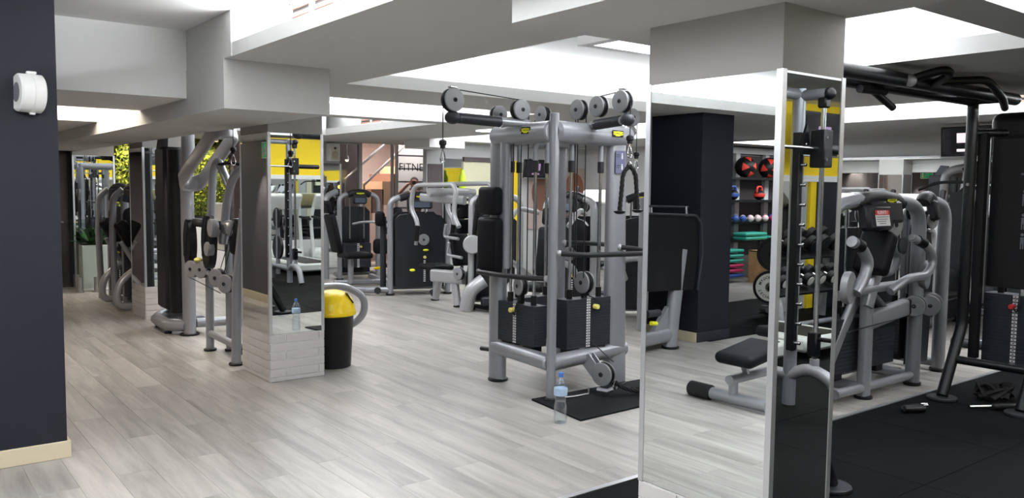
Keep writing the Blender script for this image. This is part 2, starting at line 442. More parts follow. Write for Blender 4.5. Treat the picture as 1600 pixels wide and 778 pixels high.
def frame_m(o, x, y):
    x = Vector(x).normalized(); y = Vector(y).normalized(); z = x.cross(y)
    m = Matrix.Identity(4)
    for i in range(3):
        m[i][0] = x[i]; m[i][1] = y[i]; m[i][2] = z[i]; m[i][3] = o[i]
    return m
def Rz(a): return Matrix.Rotation(a, 3, 'Z')
def Rx(a): return Matrix.Rotation(a, 3, 'X')
def Ry(a): return Matrix.Rotation(a, 3, 'Y')

# ================================================================== ROOM
def sbox(name, material, x0, x1, y0, y1, z0, z1, parent=None, ch=0.0):
    o = MB().bb(x0, x1, y0, y1, z0, z1, ch).build(name, material, parent, smooth=False)
    if parent is None: struct(o)
    return o
ZS = 2.39
# ---- floor: bed, planks along Y, rubber tiles
floor = sbox('floor', 'floor_under', -10.7, 11.7, -3.3, 15.2, -0.12, -0.012)
PW, PL, GAP = 0.195, 1.28, 0.0009
def plank_mb(x0, x1, y0, y1, mb=None):
    mb = mb or MB(); c = 0.0008
    vs = [(x0, y0, -0.012), (x1, y0, -0.012), (x1, y1, -0.012), (x0, y1, -0.012), (x0, y0, -c), (x1, y0, -c), (x1, y1, -c), (x0, y1, -c),
          (x0 + c, y0 + c, 0), (x1 - c, y0 + c, 0), (x1 - c, y1 - c, 0), (x0 + c, y1 - c, 0)]
    fs = [(8, 9, 10, 11)]
    for a in (0, 4):
        for i in range(4): fs.append((a + i, a + (i + 1) % 4, a + 4 + (i + 1) % 4, a + 4 + i))
    return mb.add(vs, fs)
def wood_zone(x, y):
    if x > 2.5 and y < 3.13: return False
    if x < -2.0 and 5.55 < y < 7.4: return False
    return True
cells = []
nx = int(22.0 / PW)
for i in range(nx):
    x0 = -10.5 + i * PW
    y = -3.2 - (i * 0.47 % 1.0) * PL
    while y < 15.0:
        a, b = max(y, -3.2), min(y + PL, 15.0); y += PL
        xm = x0 + PW / 2
        if xm > 2.5:
            if b <= 3.13: continue
            a = max(a, 3.13)
        if xm < -2.0:
            if a >= 5.55 and b <= 7.4: continue
            if a < 5.55 < b: b = 5.55
            elif a < 7.4 < b: a = 7.4
        if b - a < 0.05: continue
        cells.append((x0, a, b))
def screen(P):
    d = Vector(P) - Vector((0, 0, 1.6)); z = d.dot(CF)
    if z < 0.5: return None
    return 800 + 1293.43 * d.dot(CR) / z, 389 - 1293.43 * d.dot(CU) / z, z
score = []
for c in cells:
    p = screen((c[0] + PW / 2, (c[1] + c[2]) / 2, 0)); s_ = 0
    if p and -60 < p[0] < 1660 and 250 < p[1] < 900: s_ = (c[2] - c[1]) / p[2] ** 2.6
    score.append(s_)
order = sorted(range(len(cells)), key=lambda i: -score[i])
near = set(order[:290])
full_me = None; rest = MB()
for k, c in enumerate(cells):
    if k in near and score[k] > 0:
        if abs(c[2] - c[1] - PL) < 1e-6:
            if full_me is None:
                o = plank_mb(-PW / 2 + GAP / 2, PW / 2 - GAP / 2, -PL / 2 + GAP / 2, PL / 2 - GAP / 2).build('plank', 'oak_floor', floor, smooth=False); full_me = o.data
            else: o = put('plank', full_me, floor)
            o.location = (c[0] + PW / 2, (c[1] + c[2]) / 2, 0)
        else:
            h = (c[2] - c[1]) / 2
            o = plank_mb(-PW / 2 + GAP / 2, PW / 2 - GAP / 2, -h + GAP / 2, h - GAP / 2).build('plank', 'oak_floor', floor, smooth=False)
            o.location = (c[0] + PW / 2, (c[1] + c[2]) / 2, 0)
    else: plank_mb(c[0] + GAP / 2, c[0] + PW - GAP / 2, c[1] + GAP / 2, c[2] - GAP / 2, rest)
tag(rest.build('far_planks', 'oak_floor', floor, smooth=False), 'grey oak planks too far away to tell apart', kind='stuff')
sbox('floor_trim', 'alu', 2.5, 11.5, 3.115, 3.15, -0.01, 0.004, floor)
rt = None
for i in range(9):
    for j in range(7):
        x0, x1 = 2.502 + i, min(3.5 + i, 11.5); y1 = 3.113 - j; y0 = max(y1 - 0.998, -3.0)
        if x1 - x0 < 0.1: continue
        if rt is None and x1 - x0 > 0.99: o = MB().box((0, 0, -0.006), (0.996, 0.996, 0.012), 0.002).build('rubber_tile', 'rubber_floor', floor, smooth=False); rt = o.data
        elif x1 - x0 > 0.99 and y1 - y0 > 0.99: o = put('rubber_tile', rt, floor)
        else:
            o = MB().box((0, 0, -0.006), (x1 - x0, y1 - y0 - 0.002, 0.012), 0.002).build('rubber_tile', 'rubber_floor', floor, smooth=False)
        o.location = ((x0 + x1) / 2, (y0 + y1) / 2, 0)
for i in range(8):
    for j in range(2):
        o = MB().box((0, 0, -0.006), (0.996, 0.92, 0.012), 0.002).build('rubber_tile', 'rubber_floor', floor, smooth=False)
        o.location = (-2.5 - i, 6.01 + j * 0.925, 0)

# ---- ceiling
ceil = sbox('ceiling', 'white_paint', -10.7, 11.7, -3.3, 15.2, 2.76, 2.86)
def soffit(x0, x1, y0, y1, z0=ZS, lip=0.10, set_=(0.28, 0.28, 0.28, 0.28), material='soffit_paint'):
    # ledge slab plus the set-back upstand the LED strips shine past: set-back for x0, x1, y0, y1 sides
    sbox('ceiling_ledge', material, x0, x1, y0, y1, z0, z0 + lip, ceil)
    sbox('ceiling_upstand', 'white_paint', x0 + set_[0], x1 - set_[1], y0 + set_[2], y1 - set_[3], z0 + lip, 2.76, ceil)
soffit(1.79, 2.95, -3.2, 5.16, lip=0.085, set_=(0.33, 0.28, 0, 0))
sbox('ceiling_beam', 'soffit_paint', 1.79, 2.95, 5.16, 5.95, ZS, 2.76, ceil)
soffit(1.79, 11.5, 5.95, 6.95, set_=(0, 0, 0.28, 0.26))
sbox('ceiling_beam', 'soffit_paint', 1.79, 2.95, 6.95, 14.2, ZS, 2.76, ceil)
soffit(2.95, 5.7, 8.61, 8.95, set_=(0, 0, 0.14, 0.14))
soffit(5.7, 7.4, 6.95, 14.0, set_=(0.28, 0.28, 0, 0))
sbox('ceiling_beam', 'soffit_paint', 2.95, 5.7, 12.2, 15.1, ZS, 2.76, ceil)
soffit(5.0, 7.4, 1.82, 4.6, set_=(0.28, 0.28, 0.0, 0.2))
soffit(9.0, 11.5, -0.7, 5.95, set_=(0.28, 0, 0, 0))
soffit(9.6, 11.5, 6.95, 12.5, set_=(0.28, 0, 0, 0))
soffit(7.4, 9.6, 12.0, 14.0, set_=(0, 0, 0.1, 0))
soffit(2.95, 9.0, 1.57, 1.82, set_=(0, 0, 0.1, 0.1))
soffit(2.95, 9.0, -0.7, 0.1, set_=(0, 0, 0.28, 0.28))
# the lower boxes along the column line
sbox('ceiling_bulkhead', 'soffit_paint', 2.02, 2.92, -3.2, 2.63, 2.245, ZS + 0.005, ceil)
sbox('ceiling_bulkhead', 'soffit_paint', 1.78, 2.5, 5.29, 14.1, 2.08, ZS + 0.005, ceil)
sbox('ceiling_bulkhead', 'soffit_paint', 1.784, 1.79, 5.16, 14.1, ZS, 2.76, ceil)
# left part of the room
sbox('ceiling_panel', 'white_paint', -10.5, 1.79, -3.2, 7.4, 2.67, 2.755, ceil)
sbox('ceiling_beam', 'white_paint', 0.8, 1.785, 6.07, 7.35, 2.2, 2.67, ceil)
sbox('ceiling_beam', 'white_paint', 1.3, 1.785, 9.0, 9.7, 2.2, 2.45, ceil)
sbox('ceiling_panel', 'white_paint', 0.8, 1.79, 7.35, 14.2, 2.5, 2.6, ceil)
sbox('ceiling_beam', 'white_paint', 0.8, 1.785, 9.7, 12.6, 2.2, 2.5, ceil)
sbox('ceiling_beam', 'white_paint', 0.8, 2.5, 12.9, 14.2, 2.1, 2.5, ceil)
sbox('ceiling_ledge', 'soffit_paint', -10.5, 0.2, 5.3, 9.5, ZS, 2.49, ceil)
sbox('ceiling_upstand', 'white_paint', -10.5, 0.2, 5.6, 9.5, 2.49, 2.67, ceil)
# tray light in the ceiling of the middle recess
sbox('ceiling_tray', 'white_paint', 4.05, 4.13, 2.4, 4.42, 2.62, 2.76, ceil)
sbox('ceiling_tray', 'white_paint', 4.05, 5.3, 4.42, 4.5, 2.62, 2.76, ceil)
sbox('light_panel', 'panel_glow', 6.72, 6.95, 9.2, 9.55, 2.375, 2.389, ceil)

for (x0, x1, y0, y1, z) in TRAY_FILLS:  # frames added around the fill lights so they read as ceiling trays
    m = MB(); f = 0.03
    m.bb(x0 - f, x0, y0 - f, y1 + f, z - 0.015, z + 0.03).bb(x1, x1 + f, y0 - f, y1 + f, z - 0.015, z + 0.03).bb(x0, x1, y0 - f, y0, z - 0.015, z + 0.03).bb(x0, x1, y1, y1 + f, z - 0.015, z + 0.03)
    m.build('fill_light_frame', 'white_paint', ceil, smooth=False)
# ---- air grilles: frame and each slat
def grille(o, u, wid, hei, n, cells_=2, out=(0, 0, 0)):
    root = struct(bpy.data.objects.new('air_grille', None)); COL.objects.link(root); root.location = o
    root['label'] = 'white air grille with dark slots high on the cove wall'
    u = Vector(u); z = Vector((0, 0, 1)); ou = u.cross(z)
    cw = wid / cells_
    for k in range(cells_):
        m = MB(); a0 = -wid / 2 + k * cw
        for (p, q, ww, hh) in ((a0 + cw / 2, hei / 2, cw, 0.02), (a0 + cw / 2, -hei / 2, cw, 0.02), (a0 + 0.012, 0, 0.024, hei), (a0 + cw - 0.012, 0, 0.024, hei)):
            m.add(*bx_uv(u, z, p, q, ww, hh, 0.02))
        m.build('frame', 'white_plastic', root, smooth=False)
        MB().add(*bx_uv(u, z, a0 + cw / 2, 0, cw - 0.03, hei - 0.01, 0.004)).build('slot_shadow', 'black', root, smooth=False)
        for i in range(n):
            MB().add(*bx_uv(u, z, a0 + cw / 2, -hei / 2 + (i + 0.5) * hei / n, cw - 0.04, hei / n * 0.5, 0.018)).build('slat', 'stair_brown', root, smooth=False)
def bx_uv(u, v, a, b, wa, hb, d):
    w_ = u.cross(v); c = u * a + v * b; vs = []
    for s1 in (-1, 1):
        for s2 in (-1, 1):
            for s3 in (0, 1): vs.append(c + u * (s1 * wa / 2) + v * (s2 * hb / 2) + w_ * (s3 * d))
    return vs, [(0, 1, 3, 2), (4, 6, 7, 5), (0, 4, 5, 1), (2, 3, 7, 6), (0, 2, 6, 4), (1, 5, 7, 3)]
grille((2.117, 4.36, 2.62), (0, -1, 0), 1.3, 0.2, 4, 4)
grille((5.975, 11.2, 2.6), (0, -1, 0), 0.7, 0.14, 3, 2)
grille((9.275, 3.2, 2.6), (0, -1, 0), 1.2, 0.2, 4, 3)

# ---- walls
sbox('wall_right', 'grey_paint', 11.5, 11.7, -3.2, 15.2, 0, 2.76)
sbox('wall_back', 'grey_paint', -10.7, 11.7, -3.2, -3.0, 0, 2.76)
sbox('wall_left', 'grey_paint', -10.7, -10.5, -3.2, 15.2, 0, 2.76)
sbox('wall_divider', 'dark_wall', 0.2, 0.8, 5.95, 14.4, 0, 2.7)
sbox('wall_store', 'grey_paint', -10.5, 0.2, 9.5, 9.7, 0, 2.7)
sbox('baseboard_divider', 'cream_base', 0.8, 0.815, 5.95, 14.2, 0, 0.11)
# navy column at the left edge, with its baseboard
nc = sbox('wall_navy_pier', 'navy_paint', 0.2, 0.85, 5.33, 5.95, 0, 2.67)
b_ = MB().bb(0.2, 0.868, 5.315, 5.33, 0.0, 0.10, 0.003).bb(0.85, 0.868, 5.33, 5.95, 0.0, 0.10, 0.003)
struct(b_.build('baseboard_navy_pier', 'cream_base', smooth=False))
# second navy column, seen in the mirror
sbox('wall_navy_column', 'navy_paint', -2.3, -1.79, 5.6, 6.3, 0, 2.39)
struct(MB().bb(-1.79, -1.772, 5.6, 6.3, 0, 0.10, 0.003).build('baseboard_navy_column', 'cream_base', smooth=False))
struct(MB().bb(-2.31, -1.78, 5.582, 5.6, 0, 0.10, 0.003).build('trim_navy_column', 'dark_base', smooth=False))
# far left end: grey end wall with a dark door
sbox('wall_end', 'dark_wall', 0.8, 2.4, 14.2, 14.4, 0, 2.5)
dr = struct(bpy.data.objects.new('door_1', None)); COL.objects.link(dr); dr.location = (1.95, 14.18, 0)
MB().bb(-0.42, 0.42, -0.02, 0.02, 0, 2.05, 0.004).build('door_leaf', 'brown_wall', dr, smooth=False)
m = MB(); m.bb(-0.5, -0.42, -0.04, 0.02, 0, 2.1).bb(0.42, 0.5, -0.04, 0.02, 0, 2.1).bb(-0.5, 0.5, -0.04, 0.02, 2.05, 2.13)
m.build('door_frame', 'dark_grey', dr, smooth=False)
MB().cyl((0.33, -0.02, 1.0), (0.33, -0.07, 1.0), 0.012).cyl((0.33, -0.065, 1.0), (0.22, -0.065, 1.0), 0.01).build('door_handle', 'steel', dr)
# middle far wall pieces
sbox('wall_far', 'grey_paint', 5.2, 6.79, 14.0, 14.2, 0, 2.6)
sbox('wall_moss_back', 'dark_wall', 2.4, 5.2, 15.0, 15.2, 0, 2.7)
sbox('wall_block', 'grey_paint', 7.74, 11.5, 12.5, 12.62, 0, 2.6)
sbox('trim_brown_panel', 'brown_wall', 7.76, 8.06, 12.485, 12.5, 0.2, 2.0)
sbox('trim_cream_panel', 'cream_wall', 8.5, 9.2, 12.47, 12.5, 0.3, 2.06)
sbox('trim_panel_top', 'brown_wall', 8.5, 9.2, 12.44, 12.5, 2.06, 2.14)
sbox('ceiling_box', 'white_paint', 7.3, 8.0, 11.7, 12.5, 2.25, 2.39, ceil)
wm = sbox('wall_mirror_1', 'mirror', 8.08, 8.48, 12.485, 12.499, 0.1, 2.1)
MB().bb(8.06, 8.08, 12.47, 12.5, 0.1, 2.12).build('mirror_frame', 'alu', wm, smooth=False)
wm = sbox('wall_mirror_2', 'mirror', 6.46, 6.80, 13.985, 13.999, 0.1, 2.0)
MB().bb(6.80, 6.83, 13.98, 14.0, 0.1, 2.0).build('mirror_frame', 'alu', wm, smooth=False)
wm = sbox('wall_mirror_3', 'mirror', 11.485, 11.499, 0.2, 8.6, 0.15, 2.065)
MB().bb(11.47, 11.5, 0.2, 8.6, 2.065, 2.09).build('mirror_frame', 'alu', wm, smooth=False)
sbox('wall_yellow_band', 'yellow_paint', 3.0, 11.5, -2.999, -2.98, 1.8, 2.755)
wm = sbox('wall_mirror_4', 'mirror', 3.0, 10.0, -2.999, -2.985, 0.5, 1.72)
MB().bb(3.0, 11.5, -3.0, -2.95, 1.72, 1.8).build('mirror_frame', 'white_paint', wm, smooth=False)
sbox('wall_back_base', 'white_paint', 3.0, 9.6, -3.0, -2.96, 0.0, 0.5)
sbox('wall_navy_back', 'navy_paint', 10.16, 11.3, -3.0, -2.9, 0.0, 1.72)
sbox('wall_yellow_strip', 'yellow_paint', 10.02, 10.16, -3.0, -2.96, 0.0, 1.72)
sbox('wall_yellow_pier', 'yellow_paint', 9.6, 9.7, 12.4, 12.5, 0.0, 2.1)

# ---- mirrored columns with tiled plinths
TH, TL = 0.07, 0.285
def column(name, x0, x1, y0, y1, label, p=0.385, top=2.015, zt=2.30):
    root = struct(bpy.data.objects.new(name, None)); COL.objects.link(root); root['label'] = label
    t = 0.012
    MB().bb(x0 + t, x1 - t, y0 + t, y1 - t, 0, zt).build('core', 'column_paint', root, smooth=False)
    MB().bb(x0 + 0.004, x1 - 0.004, y0 + 0.004, y1 - 0.004, top, zt).build('upper_casing', 'column_paint', root, smooth=False)
    MB().bb(x0 + 0.003, x1 - 0.003, y0 + 0.003, y1 - 0.003, 0, p).build('grout_bed', 'grout', root, smooth=False)
    e = 0.003
    def face(axis, a0, a1, fixed, out):
        z = p; row = 0
        while z > 0.004:
            zb = max(z - TH, 0.0)
            a = a0 - (0.15 if row % 2 == 0 else 0.01) + (0.0 if row % 2 == 0 else -0.0)
            L = TL if row % 2 == 0 else TL + 0.2
            while a < a1:
                b0, b1 = max(a, a0) + 0.0025, min(a + L, a1) - 0.0025; a += L
                if b1 - b0 < 0.01: continue
                mb = MB()
                if axis == 'y': mb.box(((b0 + b1) / 2, fixed + out * 0.0, (z + zb) / 2), (b1 - b0, 0.008, z - zb - 0.005), 0.0015)
                else: mb.box((fixed, (b0 + b1) / 2, (z + zb) / 2), (0.008, b1 - b0, z - zb - 0.005), 0.0015)
                mb.build('tile', 'tile_white', root, smooth=False)
            z = zb; row += 1
    face('y', x0, x1, y0, -1); face('x', y0, y1, x0, -1)
    face('y', x0, x1, y1, 1); face('x', y0, y1, x1, 1)
    fw = 0.022
    for nm, bb in (('mirror_panel', (x0 + fw, x1 - fw, y0 - 0.001, y0 + 0.006)), ('mirror_panel', (x0 - 0.001, x0 + 0.006, y0 + fw, y1 - fw)),
                   ('mirror_panel', (x0 + fw, x1 - fw, y1 - 0.006, y1 + 0.001)), ('mirror_panel', (x1 - 0.006, x1 + 0.001, y0 + fw, y1 - fw))):
        MB().bb(*bb, p + 0.004, top).build(nm, 'mirror', root, smooth=False)
    for (cx, cy_) in ((x0, y0), (x1, y0), (x0, y1), (x1, y1)):
        sx = 1 if cx == x0 else -1; sy = 1 if cy_ == y0 else -1
        mb = MB()
        mb.bb(min(cx - sx * 0.003, cx + sx * fw), max(cx - sx * 0.003, cx + sx * fw), min(cy_ - sy * 0.003, cy_ + sy * 0.006), max(cy_ - sy * 0.003, cy_ + sy * 0.006), p, top + 0.004)
        mb.bb(min(cx - sx * 0.003, cx + sx * 0.006), max(cx - sx * 0.003, cx + sx * 0.006), min(cy_ + sy * 0.006, cy_ + sy * fw), max(cy_ + sy * 0.006, cy_ + sy * fw), p, top + 0.004)
        mb.build('edge_profile', 'alu', root, smooth=False)
    return root
column('column_near', 2.5, 2.89, 1.72, 2.35, 'large mirrored column with aluminium edges nearest the camera', zt=2.25)
column('column_middle', 2.5, 2.97, 6.42, 7.05, 'mirrored column on a white tiled plinth beside the yellow-lidded bin', zt=2.40)
column('column_third', 2.5, 2.95, 10.27, 10.9, 'mirrored column with white tiled plinth behind the tall pulley machine', zt=2.40)
column('column_fourth', 2.41, 3.0, 14.0, 14.5, 'mirrored column at the far left by the moss wall', p=0.2, zt=2.40)

# ================================================================== EQUIPMENT KIT
class Kit:
    def __init__(s, root, world=False):
        s.r = root
        s.M = Matrix.Translation(-Vector(root.location)) if world else None
    def mb(s): return MB(s.M)
    def P(s, name, mb, material, parent=None, ang=38):
        return mb.build(name, material, parent or s.r, ang=ang)
    def tube(s, name, pts, r, material='silver', r2=None, fil=0.0, seg=12, up=None, parent=None, closed=False, sub=4):
        return s.P(name, s.mb().tube(pts, r, r2, seg=seg, fil=fil, up=up, closed=closed, sub=sub), material, parent)
    def cyl(s, name, a, b, r, material, parent=None, ch=0.0, seg=14):
        return s.P(name, s.mb().cyl(a, b, r, seg=seg, ch=ch), material, parent)
    def foot(s, x, y, r=0.05):
        return s.P('rubber_foot', s.mb().cyl((x, y, 0), (x, y, 0.022), r, ch=0.005), 'black')
    def pulley(s, c, ax, r=0.08, th=0.045, bolt=True, cover='grey_disc'):
        c = Vector(c); a = Vector(ax).normalized(); h = th / 2
        p = s.P('pulley', s.mb().lathe([(r * 0.3, -h), (r * 0.97, -h * 0.75), (r * 0.97, -h * 0.45), (r * 0.84, -h * 0.2), (r * 0.84, h * 0.2), (r * 0.97, h * 0.45), (r * 0.97, h * 0.75), (r * 0.3, h)], c, a, 24), 'black')
        for sg in (-1, 1):
            m = s.mb().lathe([(r * 0.98, 0), (r * 1.0, 0.005), (r * 0.94, 0.012), (r * 0.2, 0.016)], c + a * sg * h * 0.74, a * sg, 24)
            s.P('cover_disc', m, cover, p)
            if bolt:
                s.P('bolt', s.mb().lathe([(r * 0.2, 0), (r * 0.2, 0.006), (r * 0.1, 0.008), (r * 0.09, 0.002)], c + a * sg * (h * 0.74 + 0.014), a * sg, 10), 'dark_grey', p)
        return p
    def cable(s, pts, r=0.004): return s.P('cable', s.mb().tube(pts, r, seg=6), 'cable')
    def badge(s, o, x, y, wd=0.12, ht=0.036, parent=None):
        Mx = frame_m(Vector(o), x, y)
        if s.M is not None: Mx = s.M @ Mx
        p = MB(Mx).box((0, 0, 0.001), (wd, ht, 0.004), 0.001).build('badge', 'black', parent or s.r)
        pts = [(-0.44, -.18), (-0.44, .3), (0.0, .36), (0.44, .3), (0.44, -.18), (0.22, -.26), (0.12, -.4), (-0.2, -.38), (-.26, -.24)]
        MB(Mx).prism([(a * wd, b * ht) for a, b in pts], (0, 0, 0.003), (1, 0, 0), (0, 1, 0), 0.0012).build('emblem', 'badge_yellow', p, smooth=False)
        txt('lettering', 'TECHNOGYM', ht * 0.42, Mx @ Matrix.Translation((0, 0.001, 0.0048)), 'print_dark', p)
        return p
    def stack(s, o, x, w_, d, h, n, z0, nums=True, knob='knob_yellow', singles=True, pin=0.86, pinx=0.04, rods=0.16, rod_top=1.6, strip_off=0.0):
        # weight stack: o = centre of its footprint, x = width direction, front face = x cross z
        x = Vector(x).normalized(); fr = x.cross(Vector((0, 0, 1))); o = Vector(o); t = h / n
        Mx = frame_m(Vector((o.x, o.y, 0)), x, -fr)
        if s.M is not None: Mx = s.M @ Mx
        grp = MB(Mx).bb(-w_ / 2 + 0.01, w_ / 2 - 0.01, -d / 2 + 0.01, d / 2 - 0.01, z0, z0 + h - 0.002).build('weight_stack_core', 'black', s.r, smooth=False)
        me = None
        if singles:
            for i in range(n):
                if me is None:
                    ob = MB().box((0, 0, 0), (w_, d, t * 0.95), 0.0012).build('weight_plate', 'plate_iron', s.r, smooth=False); me = ob.data
                else: ob = put('weight_plate', me, s.r)
                ob.matrix_basis = Mx @ Matrix.Translation((0, 0, z0 + (i + 0.5) * t))
        else:
            m = MB(Mx)
            for i in range(n): m.box((0, 0, z0 + (i + 0.5) * t), (w_, d, t * 0.94), 0.0012)
            tag(m.build('weight_plates', 'plate_iron', s.r, smooth=False), None, kind='stuff')
        if nums:
            m = MB(Mx); m2 = MB(Mx)
            for i in range(n):
                z = z0 + (i + 0.5) * t
                m.box((strip_off, -d / 2 - 0.0005, z), (0.038, 0.003, t * 0.66)); m2.box((strip_off, -d / 2 - 0.0022, z), (0.014, 0.001, t * 0.26))
            nb = m.build('number_labels', 'paper', s.r, smooth=False); m2.build('numerals', 'print_dark', nb, smooth=False)
        if knob:
            z = z0 + h * pin
            p = MB(Mx).cyl((strip_off + pinx, -d / 2, z), (strip_off + pinx, -d / 2 - 0.05, z), 0.02, seg=14, ch=0.005).build('selector_pin', knob, s.r)
            MB(Mx).tube([(strip_off + pinx, -d / 2 - 0.02, z), (strip_off + pinx + 0.04, -d / 2 - 0.03, z - 0.05), (strip_off + pinx + 0.045, -d / 2 - 0.02, z + 0.04), (strip_off + 0.02, -d / 2 + 0.02, z0 + h + 0.02)], 0.006, seg=6, fil=0.03).build('pin_cord', 'black', p)
        for sg in (-1, 1):
            MB(Mx).cyl((sg * rods, 0, z0 + h), (sg * rods, 0, rod_top), 0.0125, seg=10).build('guide_rod', 'chrome', s.r)
            MB(Mx).cyl((sg * rods, 0, z0 + h), (sg * rods, 0, z0 + h + 0.075), 0.024, seg=12).build('rod_bushing', 'black', s.r)
            MB(Mx).bb(sg * w_ * 0.3 - 0.05, sg * w_ * 0.3 + 0.05, -d / 2 + 0.01, d / 2 - 0.01, z0 - 0.05, z0).build('buffer', 'black', s.r, smooth=False)
        return Mx
def carabiner(k, p, h=0.085, r=0.004):
    x, y, z = p
    return k.P('carabiner', k.mb().tube([(x - 0.006, y, z), (x - 0.022, y, z - h * 0.7), (x - 0.014, y, z - h), (x + 0.014, y, z - h), (x + 0.022, y, z - h * 0.7), (x + 0.006, y, z)], r, seg=8, closed=True, fil=0.012), 'chrome')
def cable_end(k, p):
    x, y, z = p
    b = k.P('cable_stop', k.mb().lathe([(0.01, 0.0), (0.027, -0.012), (0.028, -0.035), (0.02, -0.045), (0.02, -0.062), (0.012, -0.066)], (x, y, z), (0, 0, 1), 16), 'black')
    k.P('swivel', k.mb().cyl((x, y, z - 0.064), (x, y, z - 0.085), 0.006, seg=8), 'chrome', b)
    carabiner(k, (x, y, z - 0.08))

def twisted(mb, path, R, strands=3, turns_per_m=9, seg=5, steps=40):
    P = fillet(path, 0.12, 8); P = [Vector(p) for p in P]
    L = [0]
    for a, b in zip(P, P[1:]): L.append(L[-1] + (b - a).length)
    def at(s_):
        for i in range(len(P) - 1):
            if s_ <= L[i + 1] or i == len(P) - 2:
                t = (s_ - L[i]) / max(L[i + 1] - L[i], 1e-6); return P[i].lerp(P[i + 1], t), (P[i + 1] - P[i]).normalized()
    for q in range(strands):
        pts = []
        for i in range(steps + 1):
            s_ = L[-1] * i / steps; c, t = at(s_)
            ref = Vector((0, 0, 1)) if abs(t.z) < 0.8 else Vector((1, 0, 0))
            u = (ref - t * ref.dot(t)).normalized(); v = t.cross(u); a = 2 * PI * (q / strands + s_ * turns_per_m)
            pts.append(c + (u * math.cos(a) + v * math.sin(a)) * R * 0.5)
        mb.tube(pts, R * 0.62, seg=seg)
    return mb

